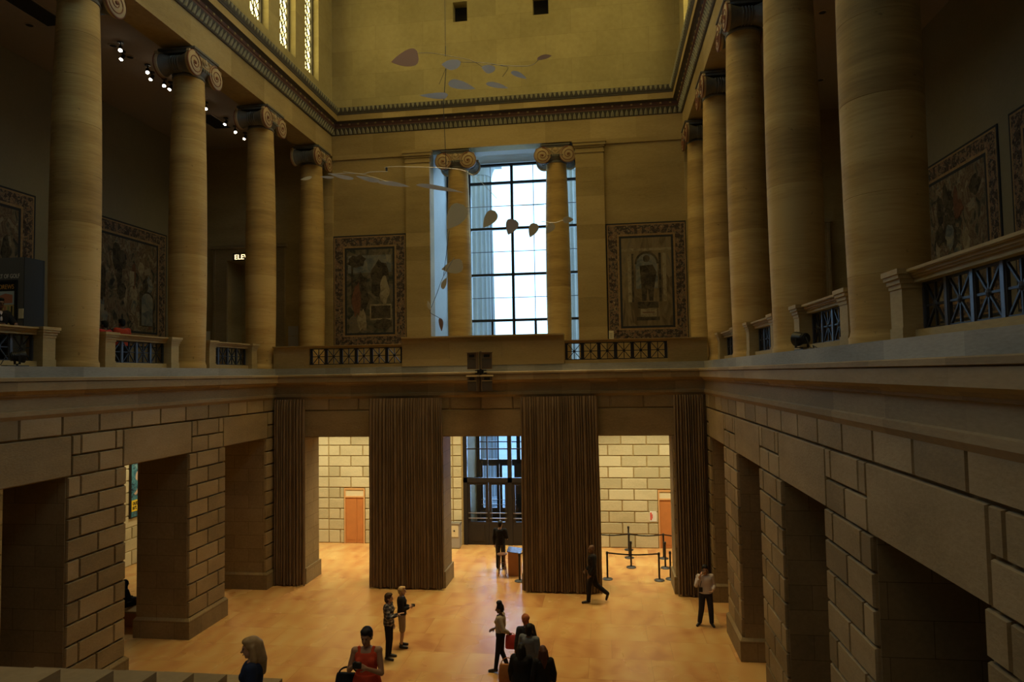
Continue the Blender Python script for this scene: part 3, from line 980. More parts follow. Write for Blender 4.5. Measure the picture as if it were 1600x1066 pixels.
# the corner columns stand on the gallery floor: a plinth block carries them up to the ledge height
for s in (-1, 1):
    b = MB().box(s * 7.62, s * 8.78, 27.07, 28.23, 7.35, ZT)
    struct(b.build('trim_plinth', MAT['smooth']))
for x, lab in ((-2.06, 'tan ionic column standing in the tall window, left one of the pair'), (2.34, 'tan ionic column standing in the tall window, right one of the pair')):
    c = copy_tree(col0)
    c['label'] = lab; c['group'] = 'ionic columns in the tall window'
    c.rotation_euler = (0, 0, PI / 2)
    c.location = (x, 29.35, ZT)
b = MB()
for x in (-2.06, 2.34): b.box(x - 0.62, x + 0.62, 28.73, 29.97, 7.35, ZT)
struct(b.build('trim_plinth', MAT['smooth']))
b = MB()   # beam over the window columns, under the reveal's soffit
# ------------------------------------------------------------------ balustrades
def grille(parent, n, w, h, axis, z0, start, bars='ironbar'):
    """n square iron panels along the axis; each a frame with an upright cross, diagonals and a boss"""
    for i in range(n):
        a0 = start + i * w
        g_ = MB(); fr = 0.028; t = 0.018
        P = lambda a, b_, c, d, z_0, z_1, mb=g_: (mb.box(c, d, a, b_, z_0, z_1) if axis == 'y' else mb.box(a, b_, c, d, z_0, z_1))
        P(a0 + 0.03, a0 + w - 0.03, -t, t, z0, z0 + fr); P(a0 + 0.03, a0 + w - 0.03, -t, t, z0 + h - fr, z0 + h)
        P(a0 + 0.03, a0 + 0.03 + fr, -t, t, z0, z0 + h); P(a0 + w - 0.03 - fr, a0 + w - 0.03, -t, t, z0, z0 + h)
        c = a0 + w / 2; zc = z0 + h / 2
        P(c - 0.013, c + 0.013, -t * .7, t * .7, z0, z0 + h); P(a0 + 0.04, a0 + w - 0.04, -t * .7, t * .7, zc - 0.013, zc + 0.013)
        for s1 in (1, -1):
            p0, p1 = (a0 + 0.05, zc - s1 * (h / 2 - 0.02)), (a0 + w - 0.05, zc + s1 * (h / 2 - 0.02))
            dx, dz = p1[0] - p0[0], p1[1] - p0[1]; L_ = math.hypot(dx, dz); nx, nz = -dz / L_ * 0.012, dx / L_ * 0.012
            g_.prism([(p0[0] + nx, p0[1] + nz), (p1[0] + nx, p1[1] + nz), (p1[0] - nx, p1[1] - nz), (p0[0] - nx, p0[1] - nz)], -t * .7, t * .7, 'yz' if axis == 'y' else 'xz')
        cc = (0, c, zc) if axis == 'y' else (c, 0, zc)
        g_.ball(cc, 0.036, 0.05, 0.05, 10, 6) if axis == 'y' else g_.ball(cc, 0.05, 0.036, 0.05, 10, 6)
        g_.build('grille_panel', MAT['iron'], parent)
    for i in range(n + 1):
        a = start + i * w
        b_ = MB()
        if axis == 'y': b_.box(-0.03, 0.03, a - 0.03, a + 0.03, z0, z0 + h)
        else: b_.box(a - 0.03, a + 0.03, -0.03, 0.03, z0, z0 + h)
        b_.build('upright', MAT[bars], parent)

def rail_profile(mb, x0, x1, y0, y1, zb, zt, e=0.0):
    """moulded cap"""
    h = zt - zb
    for d, a, c in ((0.0, 0, 0.35), (0.03, 0.35, 0.5), (0.055, 0.5, 0.72), (0.09, 0.72, 0.78), (0.10, 0.78, 1.0)):
        if x1 - x0 > y1 - y0: mb.box(x0, x1, y0 - d, y1 + d, zb + a * h, zb + c * h)
        else: mb.box(x0 - d, x1 + d, y0, y1, zb + a * h, zb + c * h)

def make_side_balustrade(s, long_=False):
    root = thing('balustrade', 'x', 'balustrade', (s * 8.1, 0, ZT), 0, 'stone balustrades between the side columns')
    z0, z1, zt = 0.13, 0.70, 0.86
    rl = MB()
    rail_profile(rl, -0.13, 0.13, -0.9 if long_ else 0.56, 3.60, z1, zt)
    rl.build('hand_rail', MAT['warm'], root)
    bs = MB().box(-0.13, 0.13, -0.9 if long_ else 0.9, 3.13, 0, z0)
    bs.build('base_rail', MAT['warm'], root)
    for a, c in (((3.12, 3.46),) if long_ else ((0.58, 0.92), (3.12, 3.46))):
        p = MB()
        xa, xb = sorted((-s * 0.26, s * 0.16))
        p.box(xa, xb, a, c, 0, z1 - 0.02, 0.6)
        p.box(xa - 0.012, xb + 0.012, a - 0.012, c + 0.012, 0, 0.16)
        for d, q0, q1 in ((0.012, 0.64, 0.70), (0.03, 0.70, 0.76), (0.055, 0.76, 0.81), (0.075, 0.81, 0.875)):
            p.box(xa - d, xb + d, a - d, c + d, q0, q1, 0.6)
        p.build('pedestal', MAT['warm'], root)
    grille(root, 7 if long_ else 4, 0.5525, z1 - z0, 'y', z0, 0.91 - (3 * 0.5525 if long_ else 0))
    return root
bl_l = make_side_balustrade(-1)
for i, (y, lab) in enumerate(((10.05, 'stone balustrade with iron grille in front of the grey exhibition wall, left gallery'), (14.45, 'stone balustrade with iron grille in front of two people in red, left gallery'),
                              (18.85, 'stone balustrade with iron grille in front of the elevator doorway, left gallery'))):
    o = bl_l if i == 0 else copy_tree(bl_l)
    o.location.y = y; o['label'] = lab
bl_r = make_side_balustrade(1)
for i, (y, lab) in enumerate(((5.65, 'largest stone balustrade with iron grille, on the right gallery nearest the camera'), (10.05, 'stone balustrade on the right gallery behind the black floodlight'),
                              (14.45, 'short visible stretch of stone balustrade, second beyond the floodlight on the right gallery'), (18.85, 'narrow sliver of stone balustrade on the right gallery, farthest of the row'))):
    o = make_side_balustrade(1, True) if i == 0 else (bl_r if i == 1 else copy_tree(bl_r))
    o.location.y = y; o['label'] = lab

for s, lab in ((-1, 'stone end parapet with six iron grille panels, below the left tapestry of the end wall'), (1, 'stone end parapet with six iron grille panels, below the right tapestry of the end wall')):
    root = thing('balustrade', lab, 'balustrade', (0, 23.2, ZT), 0, 'stone parapets of the end balcony')
    xa, xb = (-6.27, -2.81) if s < 0 else (2.90, 6.34)
    e0, e1 = (-7.62, -2.81) if s < 0 else (2.90, 7.62)
    z0, z1, zt = 0.12, 0.70, 0.80
    rl = MB(); rail_profile(rl, e0, e1, -0.12, 0.12, z1, zt); rl.build('hand_rail', MAT['warm'], root)
    MB().box(min(xa, xb), max(xa, xb), -0.12, 0.12, 0, z0).build('base_rail', MAT['warm'], root)
    p0, p1 = (e0, xa) if s < 0 else (xb, e1)
    MB().box(p0, p1, -0.12, 0.12, 0, z1).build('end_block', MAT['warm'], root)
    grille(root, 6, (xb - xa - 0.08) / 6, z1 - z0, 'x', z0, xa + 0.04, 'iron')
root = thing('parapet', 'raised plain stone parapet at the middle of the end balcony, below the tall window', 'parapet', (0, 23.2, ZT))
b = MB()
for x0, x1 in ((-2.795, -1.1), (-1.1, 0.75), (0.75, 2.885)): b.box(x0 + 0.003, x1 - 0.003, -0.20, 0.20, 0.24, 0.80, rv())
b.box(-2.795, 2.885, -0.21, 0.2, 0, 0.24)
b.build('panel', MAT['warm'], root)
b = MB(); rail_profile(b, -2.795, 2.885, -0.20, 0.20, 0.80, 1.03); b.build('hand_rail', MAT['warm'], root)

# ------------------------------------------------------------------ curtains
def curtain(x0, x1, lab, seed, nf, y=YB - 0.20):
    rr = random.Random(seed)
    root = thing('curtain', lab, 'curtain', ((x0 + x1) / 2, y, 0), 0, 'floor-length brown curtains on the end wall')
    w = x1 - x0
    edges = [0.0]
    for i in range(nf): edges.append(edges[-1] + 0.6 + 0.9 * rr.random())
    edges = [e / edges[-1] for e in edges]
    amp = [0.05 + 0.06 * rr.random() for _ in range(nf)]
    xs, ys_ = [], []
    for i in range(nf):
        for q in range(8):
            t = q / 8
            xs.append(edges[i] + (edges[i + 1] - edges[i]) * t)
            ys_.append(-amp[i] * math.sin(PI * t) ** 0.8)
    xs.append(1.0); ys_.append(0.0)
    lv = [(0.05, 1.0), (1.2, 1.0), (3.0, 0.97), (4.8, 0.93), (6.0, 0.88), (6.30, 0.72), (6.44, 0.5), (6.50, 0.5)]
    m = MB(); nx = len(xs)
    vs = []
    for z, k in lv:
        kk = 1.0 + 0.02 * (1 - z / 6.5)
        dz = 0.0
        for i, (a, c) in enumerate(zip(xs, ys_)):
            jit = 0.006 * math.sin(9 * a + z * 1.3 + seed)
            vs.append(((a - 0.5) * w * kk + jit, c * k - 0.02, z + (0.035 * math.sin(a * 40 + seed) if z < 0.1 else 0)))
    for z, k in lv:
        for i, (a, c) in enumerate(zip(xs, ys_)): vs.append(((a - 0.5) * w, c * k * 0.9 + 0.012, z))
    n_ = len(lv); off = n_ * nx
    fs = []
    for k in range(n_ - 1):
        for i in range(nx - 1):
            a = k * nx + i
            fs.append((a, a + 1, a + nx + 1, a + nx)); fs.append((off + a, off + a + nx, off + a + nx + 1, off + a + 1))
    for i in range(nx - 1):
        fs.append((i, off + i, off + i + 1, i + 1)); a = (n_ - 1) * nx + i
        fs.append((a, a + 1, off + a + 1, off + a))
    for k in range(n_ - 1):
        a = k * nx; fs.append((a, a + nx, off + a + nx, off + a)); a = k * nx + nx - 1
        fs.append((a, off + a, off + a + nx, a + nx))
    m.add(vs, fs)
    m.build('cloth', MAT['curtain'], root, smooth=True)
    MB().tube([(-w / 2, -0.0, 6.475), (w / 2, -0.0, 6.475)], 0.018, 8).build('track', MAT['bronze'], root)
curtain(-7.42, -6.30, 'floor-length brown curtain in the left corner of the end wall', 3, 13)
curtain(-3.93, -1.34, 'wide floor-length brown curtain left of the entrance doors', 5, 27)
curtain(1.39, 3.98, 'wide floor-length brown curtain right of the entrance doors', 8, 28)
curtain(6.45, 7.40, 'floor-length brown curtain in the right corner, behind the man in the white shirt', 11, 12)

# ------------------------------------------------------------------ tapestries
def tap_mat(name, cols, scale, seed, contrast=0.0, stretch=(1, 1, 1)):
    m, nt, b = newmat(name)
    N, L = nt.nodes, nt.links
    tc = N.new('ShaderNodeTexCoord'); mp = N.new('ShaderNodeMapping'); mp.inputs['Location'].default_value = (seed, seed * 1.7, seed * 0.6); mp.inputs['Scale'].default_value = stretch
    L.new(tc.outputs['Object'], mp.inputs[0])
    ns = N.new('ShaderNodeTexNoise'); ns.inputs['Scale'].default_value = scale * 0.8; ns.inputs['Distortion'].default_value = 2.2; ns.inputs['Detail'].default_value = 3
    L.new(mp.outputs[0], ns.inputs['Vector'])
    vo = N.new('ShaderNodeTexVoronoi'); vo.inputs['Scale'].default_value = scale; L.new(mp.outputs[0], vo.inputs['Vector'])
    wv = N.new('ShaderNodeTexNoise'); wv.inputs['Scale'].default_value = 60; L.new(mp.outputs[0], wv.inputs['Vector'])
    sp = N.new('ShaderNodeSeparateColor'); L.new(vo.outputs['Color'], sp.inputs[0])
    f = _math(nt, 'ADD', _math(nt, 'MULTIPLY', ns.outputs['Fac'], 0.85), _math(nt, 'MULTIPLY', sp.outputs[0], 0.30))
    f = _math(nt, 'ADD', f, _math(nt, 'MULTIPLY', _math(nt, 'SUBTRACT', wv.outputs['Fac'], 0.5), 0.25))
    n_ = len(cols)
    rp = _ramp(nt, [(0.34 + 0.5 * i / (n_ - 1), c) for i, c in enumerate(cols)]); L.new(f, rp.inputs[0])
    L.new(rp.outputs[0], b.inputs['Base Color'])
    b.inputs['Roughness'].default_value = 0.95; b.inputs['Specular IOR Level'].default_value = 0.1
    return m
BORD = [(0.03, 0.028, 0.03), (0.11, 0.07, 0.05), (0.04, 0.045, 0.055), (0.30, 0.22, 0.13), (0.16, 0.07, 0.05), (0.40, 0.32, 0.19)]
MAT['border'] = tap_mat('woven_border', BORD, 8.5, 3)
MAT['field_landscape'] = tap_mat('woven_landscape', [(0.04, 0.045, 0.045), (0.09, 0.085, 0.06), (0.14, 0.12, 0.08), (0.19, 0.15, 0.10), (0.10, 0.10, 0.10)], 2.2, 7)
MAT['field_crowd'] = tap_mat('woven_dense_scene', [(0.035, 0.035, 0.035), (0.10, 0.09, 0.065), (0.22, 0.17, 0.105), (0.12, 0.075, 0.05), (0.30, 0.25, 0.16), (0.10, 0.11, 0.10)], 3.2, 12, stretch=(1, 1, 0.6))
MAT['field_hall'] = tap_mat('woven_hall_scene', [(0.12, 0.09, 0.055), (0.19, 0.145, 0.085), (0.25, 0.19, 0.11), (0.15, 0.13, 0.10)], 2.5, 21, stretch=(1, 1, 0.35))
MAT['guard'] = cloth('woven_gold_band', (0.27, 0.175, 0.085), (0.35, 0.235, 0.12), 9, stretch=(1, 1, 1))
MAT['selvage'] = plain('woven_dark_edge', (0.03, 0.032, 0.038), 0.95)
MAT['fig_dark'] = tap_mat('woven_dark_shape', [(0.035, 0.03, 0.025), (0.08, 0.065, 0.045), (0.12, 0.10, 0.07)], 5, 31)
MAT['fig_pale'] = tap_mat('woven_pale_shape', [(0.20, 0.16, 0.10), (0.30, 0.25, 0.16), (0.36, 0.31, 0.21)], 4, 37)
MAT['fig_blue'] = tap_mat('woven_sky_shape', [(0.10, 0.115, 0.125), (0.20, 0.20, 0.18), (0.33, 0.29, 0.20)], 2.4, 41)
MAT['fig_red'] = tap_mat('woven_red_shape', [(0.12, 0.06, 0.04), (0.20, 0.10, 0.06)], 5, 44)

def tapestry(lab, loc, rz, w, h, field, shapes, sel=0.06, bw=0.42):
    """hangs on a wall; local x along the wall, -y into the room, z up from the bottom edge"""
    t = thing('tapestry', lab, 'tapestry', loc, rz, 'woven tapestries in the galleries')
    def ring(d0, d1, y0, y1, name, mat):
        b_ = MB()
        x0, x1, z0, z1 = -w / 2 + d0, w / 2 - d0, d0, h - d0
        k = d1 - d0
        b_.box(x0, x1, y0, y1, z0, z0 + k); b_.box(x0, x1, y0, y1, z1 - k, z1)
        b_.box(x0, x0 + k, y0, y1, z0 + k, z1 - k); b_.box(x1 - k, x1, y0, y1, z0 + k, z1 - k)
        return b_.build(name, mat, t)
    ring(0, sel, -0.035, -0.001, 'edging', MAT['selvage'])
    ring(sel, sel + 0.05, -0.037, -0.001, 'guard_band', MAT['guard'])
    ring(sel + 0.05, sel + bw, -0.034, -0.001, 'border', MAT['border'])
    ring(sel + bw, sel + bw + 0.08, -0.038, -0.001, 'guard_band', MAT['guard'])
    d = sel + bw + 0.08
    ring(d, d + 0.09, -0.034, -0.001, 'inner_edging', MAT['selvage'])
    d += 0.09
    f = MB(); f.box(-w / 2 + d, w / 2 - d, -0.034, -0.001, d, h - d)
    mats = [field]
    lw, lh = w - 2 * d, h - 2 * d
    zoff = 0.0
    for mat, poly in shapes:
        if mat not in mats: mats.append(mat)
        zoff += 0.0004
        f.prism([(-lw / 2 + a * lw, d + c * lh) for a, c in poly], -0.034 - zoff, -0.03, 'xz', mi=mats.index(mat))
    f.build('field', mats, t)
    return t
def blob(cx, cy, rx, ry, seed, n=16, j=0.25):
    q = random.Random(seed)
    return [(cx + rx * math.cos(2 * PI * i / n) * (1 - j + 2 * j * q.random()), cy + ry * math.sin(2 * PI * i / n) * (1 - j + 2 * j * q.random())) for i in range(n)]
rect = lambda a, b_, c, d: [(a, c), (b_, c), (b_, d), (a, d)]
arch = lambda cx, r, z0, z1, k=1.0: [(cx - r, z0), (cx + r, z0)] + [(cx + r * math.cos(t * PI / 12), z1 + r * k * math.sin(t * PI / 12)) for t in range(13)]
# end wall, left: a dim garden scene with a plinth
tapestry('dark tapestry with a garden scene on the end wall, left of the tall window', (-6.0, YU, 8.55), 0, 3.42, 5.02, MAT['field_landscape'],
         [(MAT['fig_blue'], rect(0.03, 0.97, 0.72, 0.93)), (MAT['fig_dark'], blob(0.22, 0.86, 0.2, 0.08, 1)), (MAT['fig_dark'], rect(0.1, 0.14, 0.35, 0.85)),
          (MAT['fig_dark'], blob(0.3, 0.42, 0.17, 0.3, 2)), (MAT['fig_pale'], blob(0.33, 0.15, 0.10, 0.13, 3)), (MAT['fig_red'], blob(0.22, 0.40, 0.10, 0.2, 4)),
          (MAT['fig_pale'], rect(0.5, 0.97, 0.15, 0.34)), (MAT['fig_dark'], rect(0.53, 0.95, 0.17, 0.32)), (MAT['fig_dark'], blob(0.7, 0.62, 0.2, 0.24, 5)), (MAT['fig_pale'], blob(0.82, 0.5, 0.1, 0.16, 6)),
          (MAT['fig_dark'], blob(0.78, 0.1, 0.2, 0.07, 7))])
# end wall, right: an arcade with a dark statue-like shape on a plinth
tapestry('tapestry of an arched hall and standing figure, right of the tall window', (6.08, YU, 8.55), 0, 3.36, 5.02, MAT['field_hall'],
         [(MAT['fig_pale'], rect(0.0, 1.0, 0.85, 0.88)), (MAT['fig_blue'], arch(0.5, 0.22, 0.42, 0.7, 0.55)), (MAT['fig_dark'], [(0.26, 0.7)] + [(0.5 + 0.24 * math.cos(PI - t * PI / 12), 0.7 + 0.14 * math.sin(t * PI / 12)) for t in range(13)] + [(0.74, 0.7)] + [(0.5 + 0.2 * math.cos(t * PI / 12), 0.7 + 0.115 * math.sin(t * PI / 12)) for t in range(13)]),
          (MAT['fig_pale'], rect(0.12, 0.19, 0.27, 0.82)), (MAT['fig_pale'], rect(0.82, 0.89, 0.27, 0.82)), (MAT['fig_dark'], rect(0.20, 0.24, 0.27, 0.82)), (MAT['fig_dark'], rect(0.74, 0.79, 0.27, 0.82)),
          (MAT['fig_dark'], blob(0.5, 0.76, 0.07, 0.04, 9, j=0.1)), (MAT['fig_dark'], [(0.36, 0.68), (0.62, 0.69), (0.70, 0.6), (0.64, 0.42), (0.62, 0.28), (0.54, 0.28), (0.51, 0.42), (0.48, 0.28), (0.40, 0.28), (0.38, 0.5)]),
          (MAT['fig_dark'], rect(0.3, 0.72, 0.20, 0.27)), (MAT['fig_pale'], rect(0.36, 0.68, 0.10, 0.19)), (MAT['fig_red'], rect(0.40, 0.64, 0.145, 0.155)), (MAT['fig_dark'], rect(0.28, 0.74, 0.06, 0.10))])
crowd = lambda sd: sum([[(MAT[['fig_dark', 'fig_pale', 'fig_dark', 'fig_red', 'fig_blue'][i % 5]], blob(random.Random(sd + i).uniform(0.08, 0.92), random.Random(sd * 3 + i).uniform(0.08, 0.85), random.Random(i).uniform(0.02, 0.06), random.Random(i + 5).uniform(0.05, 0.14), sd + i))] for i in range(26)], [])
tapestry('large dim tapestry with an arched opening in its scene, left gallery between two columns', (-XO, 23.9, 8.6), PI / 2, 5.6, 4.9, MAT['field_crowd'],
         crowd(100) + [(MAT['fig_dark'], arch(0.86, 0.10, 0.06, 0.36)), (MAT['fig_blue'], arch(0.865, 0.08, 0.07, 0.36)), (MAT['fig_dark'], blob(0.45, 0.8, 0.05, 0.14, 61)), (MAT['fig_pale'], rect(0.62, 0.68, 0.5, 0.66))])
tapestry('dim tapestry on the left gallery wall, behind the grey exhibition wall', (-XO, 17.25, 8.6), PI / 2, 5.3, 4.85, MAT['field_crowd'], crowd(200))
tapestry('tapestry crowded with pale figures, beside the thickest column on the right gallery wall', (XO, 21.6, 8.6), -PI / 2, 5.9, 4.9, MAT['field_crowd'], crowd(300))
tapestry('tapestry cut by the right frame edge, above the nearest right balustrade', (XO, 15.4, 8.6), -PI / 2, 5.5, 4.95, MAT['field_crowd'], crowd(400))

# small label cards beside the tapestries
for x, z0, h, lab in ((-4.18, 8.62, 0.24, 'small cream label card on the end wall, right of the garden tapestry'), (4.55, 8.62, 0.40, 'small cream label card on the end wall, left of the arched hall tapestry')):
    t = thing('label_card', lab, 'label', (x, YU - 0.14, z0))
    MB().box(-0.1, 0.1, -0.015, 0, 0, h).build('card', MAT['cream'], t)
    p = MB()
    for i in range(4): p.box(-0.07, 0.05, -0.017, -0.015, h * (0.25 + 0.15 * i), h * (0.25 + 0.15 * i) + 0.015)
    p.build('print_line', MAT['black'], t)
# ------------------------------------------------------------------ lettering
def text_on(parent, name, body, size, x, z, mat, d=0.0, depth=0.006, align='LEFT', sx=1.0, bold=0.0):
    """letters standing on the local xz plane of the parent, facing local -y"""
    cu = bpy.data.curves.new('letters', 'FONT')
    cu.body = body; cu.size = size; cu.extrude = depth / 2; cu.align_x = align; cu.offset = bold
    tmp = bpy.data.objects.new('letters', cu); COL.objects.link(tmp)
    dg = bpy.context.evaluated_depsgraph_get()
    me = bpy.data.meshes.new_from_object(tmp.evaluated_get(dg))
    bpy.data.objects.remove(tmp); bpy.data.curves.remove(cu)
    for v in me.vertices:
        a, b_, c = v.co
        v.co = (x + a * sx, -d - c, z + b_)
    me.flip_normals()
    me.materials.clear(); me.materials.append(mat)
    o = bpy.data.objects.new(name, me); COL.objects.link(o); o.parent = parent
    return o


def atz(x, y, z):
    d = _f + _r * ((x - 800) / FPX) - _u * ((y - 533) / FPX)
    return CAM + d * ((z - CAM.z) / d.z)


# elevator sign
t = thing('elevator_sign', 'lit sign with glowing cream letters above the dark doorway in the left gallery', 'sign', (-12.385, YU - 0.12, 12.70))
MB().box(-0.05, 2.0, 0.0, 0.02, -0.05, 0.29).build('back_plate', MAT['bronze'], t)
text_on(t, 'lettering', 'ELEVATORS', 0.32, 0.02, 0.0, MAT['sign'], 0.012, 0.02, sx=0.98)

# grey exhibition wall in the left gallery
GW = at(38, 450, 16.0).x
t = thing('exhibition_wall', 'dark grey freestanding exhibition wall with white title lettering, left gallery', 'exhibition wall', (GW, 16.0, 7.35))
MAT['greywall'] = plain('grey_painted_panel', (0.115, 0.115, 0.11), 0.8, noise=0.05)
MAT['shadewall'] = plain('shaded_grey_panel', (0.03, 0.034, 0.04), 0.8)  # side face of the same grey wall, its shade put into the colour
MB().box(-3.0, -0.02, 0.0, 0.62, 0, 3.26).build('panel', MAT['greywall'], t)
MB().box(-0.02, 0.0, 0.0, 0.60, 0, 3.26).box(-0.06, 0.005, 0.60, 0.65, 0, 3.26).build('side_panel', MAT['shadewall'], t)
text_on(t, 'lettering', 'THE ART OF GOLF', 0.16, at(31, 424, 16).x - GW, 2.71, MAT['white'], 0.003, 0.004, 'RIGHT', sx=0.72)
p0, p1 = at(26, 437, 15.95), at(26, 523, 15.95)
t = thing('framed_poster', 'framed golf poster with orange title on the grey exhibition wall', 'poster', (p0.x - 0.55, 15.985, p1.z))
h = p0.z - p1.z
f = MB(); w2 = 0.55
f.box(-w2, w2, -0.04, 0, 0, 0.06); f.box(-w2, w2, -0.04, 0, h - 0.06, h); f.box(-w2, -w2 + 0.06, -0.04, 0, 0.06, h - 0.06); f.box(w2 - 0.06, w2, -0.04, 0, 0.06, h - 0.06)
f.build('frame', MAT['black'], t)
MAT['p_sand'] = plain('poster_sand', (0.55, 0.42, 0.16), 0.7, noise=0.15); MAT['p_sky'] = plain('poster_sky', (0.42, 0.52, 0.55), 0.7); MAT['p_brick'] = plain('poster_roof', (0.5, 0.2, 0.12), 0.7); MAT['p_green'] = plain('poster_green', (0.25, 0.33, 0.12), 0.7)
MAT['p_orange'] = plain('poster_orange_letter', (0.70, 0.38, 0.08), 0.6)
g = MB(); g.box(-w2 + 0.06, w2 - 0.06, -0.015, -0.002, 0.06, h - 0.06, mi=0)
g.box(-w2 + 0.06, w2 - 0.06, -0.017, -0.015, h - 0.30, h - 0.06, mi=4); g.box(-w2 + 0.06, w2 - 0.06, -0.017, -0.015, h - 0.66, h - 0.30, mi=1)
g.prism([(0.0, h - 0.62), (0.42, h - 0.62), (0.42, h - 0.40), (0.2, h - 0.36), (0.02, h - 0.42)], -0.019, -0.017, 'xz', mi=2)
g.prism([(-0.45, h - 0.66), (-0.1, h - 0.66), (-0.1, h - 0.45), (-0.3, h - 0.40), (-0.45, h - 0.46)], -0.019, -0.017, 'xz', mi=2)
for i in range(9): g.box(-0.42 + i * 0.10, -0.38 + i * 0.10, -0.019, -0.015, h - 0.9 - 0.03 * (i % 3), h - 0.70, mi=[2, 3, 4][i % 3])
g.build('print', [MAT['p_sand'], MAT['p_sky'], MAT['p_brick'], MAT['p_green'], MAT['black']], t)
text_on(t, 'lettering', 'ST ANDREWS', 0.17, w2 - 0.09, h - 0.24, MAT['p_orange'], 0.019, 0.004, 'RIGHT', sx=0.8)
q = at(32, 490, 15.97)
t = thing('label_card', 'small pale label card on the grey exhibition wall beside the framed poster', 'label', (q.x, 15.99, q.z - 0.13)); MB().box(-0.07, 0.07, -0.012, 0, 0, 0.26).build('card', MAT['cream'], t)

# banner poster in the left aisle
t = thing('banner_poster', 'blue poster with yellow lettered band on the bright wall, seen through the left opening', 'poster', (-XO, 24.57, 1.84), PI / 2)
wP, hP = 1.35, 3.05
MB().box(0, wP, -0.06, 0, 0, hP).build('frame', MAT['black'], t)
MAT['b_blue'] = tap_mat('poster_blue_paint', [(0.03, 0.05, 0.08), (0.05, 0.16, 0.24), (0.10, 0.30, 0.38), (0.03, 0.05, 0.09), (0.20, 0.38, 0.42)], 3, 51)
MAT['b_face'] = plain('poster_pale_shape', (0.55, 0.42, 0.33), 0.7); MAT['b_yellow'] = plain('poster_yellow_band', (0.85, 0.62, 0.04), 0.6)
g = MB(); g.box(0.05, wP - 0.03, -0.07, -0.06, 0.05, hP - 0.05)
g.prism(blob(0.42, 1.62, 0.16, 0.19, 71, 20, 0.06), -0.074, -0.07, 'xz', mi=1)
g.prism([(0.18, 0.95), (0.32, 1.05), (0.55, 1.35), (0.62, 1.35), (0.45, 1.0), (0.3, 0.88)], -0.074, -0.07, 'xz', mi=1)
g.box(0.05, wP - 0.03, -0.078, -0.07, 0.26, 0.70, mi=2)
g.build('print', [MAT['b_blue'], MAT['b_face'], MAT['b_yellow']], t)
text_on(t, 'lettering', 'outsider', 0.24, 0.11, 0.51, MAT['black'], 0.08, 0.004, sx=0.80, bold=0.006)
text_on(t, 'lettering', 'art', 0.24, 0.11, 0.34, MAT['black'], 0.08, 0.004, sx=0.80, bold=0.006)

# wall notice in the lobby
q0 = at(1015, 799, YU); q1 = at(1026, 815, YU)
t = thing('wall_notice', 'white notice with a red stripe on the lobby wall, left of the right wooden door', 'notice', (q0.x, YU, q1.z))
ww, hh = q1.x - q0.x, q0.z - q1.z
MB().box(0, ww, -0.02, 0, 0, hh).build('panel', MAT['white'], t)
MB().box(0.02, 0.08, -0.024, -0.02, 0.05, hh - 0.05).box(0.09, 0.12, -0.024, -0.02, 0.12, hh - 0.12).build('stripe', MAT['red'], t)
q0 = at(320, 518, YU); q1 = at(328, 536, YU)
t = thing('label_card', 'cream label card on the gallery end wall, left of the elevator doorway', 'label', (q0.x, YU, q1.z)); MB().box(0, 0.27, -0.015, 0, 0, q0.z - q1.z).build('card', MAT['cream'], t)
q0 = at(451, 510, 28.4); q1 = at(466, 525, 28.4)
t = thing('information_panel', 'pale grey two-part panel right of the elevator doorway, above the end parapet', 'panel', (q0.x, 28.4, 7.35))
MAT['palegrey'] = plain('pale_grey_panel', (0.36, 0.33, 0.30), 0.6)
for z0, z1 in ((q1.z - 7.34, q0.z - 7.35), (q1.z - 7.35 - 0.46, q1.z - 7.36)): MB().box(0, q1.x - q0.x, -0.05, 0, z0, z1).build('panel', MAT['palegrey'], t)
MB().box(0.16, 0.22, 0.0, 0.04, 0, q0.z - 7.5).box(-0.05, 0.45, -0.2, 0.2, 0, 0.03).build('stand', MAT['bronze'], t)

# ------------------------------------------------------------------ hanging mobile
YM = 18.0
t = thing('hanging_mobile', 'large hanging mobile of white leaf-shaped vanes coloured in lit and shaded tones, on thin rods', 'mobile', (0.035, YM, 28.0))
MAT['v_pale'] = plain('vane_pale_lit', (0.62, 0.56, 0.50), 0.5); MAT['v_warm_lit'] = plain('vane_warm_lit', (0.80, 0.68, 0.40), 0.5); MAT['v_shaded'] = plain('vane_brown_shaded', (0.40, 0.22, 0.13), 0.55); MAT['v_grey'] = plain('vane_grey_lit', (0.55, 0.54, 0.56), 0.5)  # white vanes: warm light and shade are put into these colours
def mp(x, y, dy=0.0): return at(x, y, YM + dy)
def vane(tip, base, wd, mat, dy=0.0, belly=0.62, skew=0.15):
    """leaf: pointed at the tip, round at the base, wd pixels broad"""
    a, c = Vector(tip), Vector(base)
    d = c - a; L_ = d.length; d.normalize(); n_ = Vector((-d.y, d.x))
    up_, lo_ = [], []
    for i in range(0, 17):
        s_ = i / 16
        prof = (math.sin(PI * min(1, s_ / belly) / 2) ** 0.9) if s_ < belly else math.sqrt(max(0, 1 - ((s_ - belly) / (1 - belly)) ** 2))
        up_.append(a + d * (L_ * s_) + n_ * (wd * (0.5 + skew) * prof)); lo_.append(a + d * (L_ * s_) - n_ * (wd * (0.5 - skew) * prof))
    out = up_ + lo_[-2:0:-1]
    cx = (a.x + c.x) / 2
    P3 = [mp(p.x, p.y, dy + (p.x - cx) * 0.006) for p in out]
    b_ = MB(); n2 = len(P3)
    b_.add([p + Vector((0, -0.006, 0)) for p in P3] + [p + Vector((0, 0.006, 0)) for p in P3],
           [tuple(range(n2)), tuple(range(n2, 2 * n2))[::-1]] + [(i, n2 + i, n2 + (i + 1) % n2, (i + 1) % n2) for i in range(n2)])
    return b_.build('vane', MAT[mat], t, world=True)
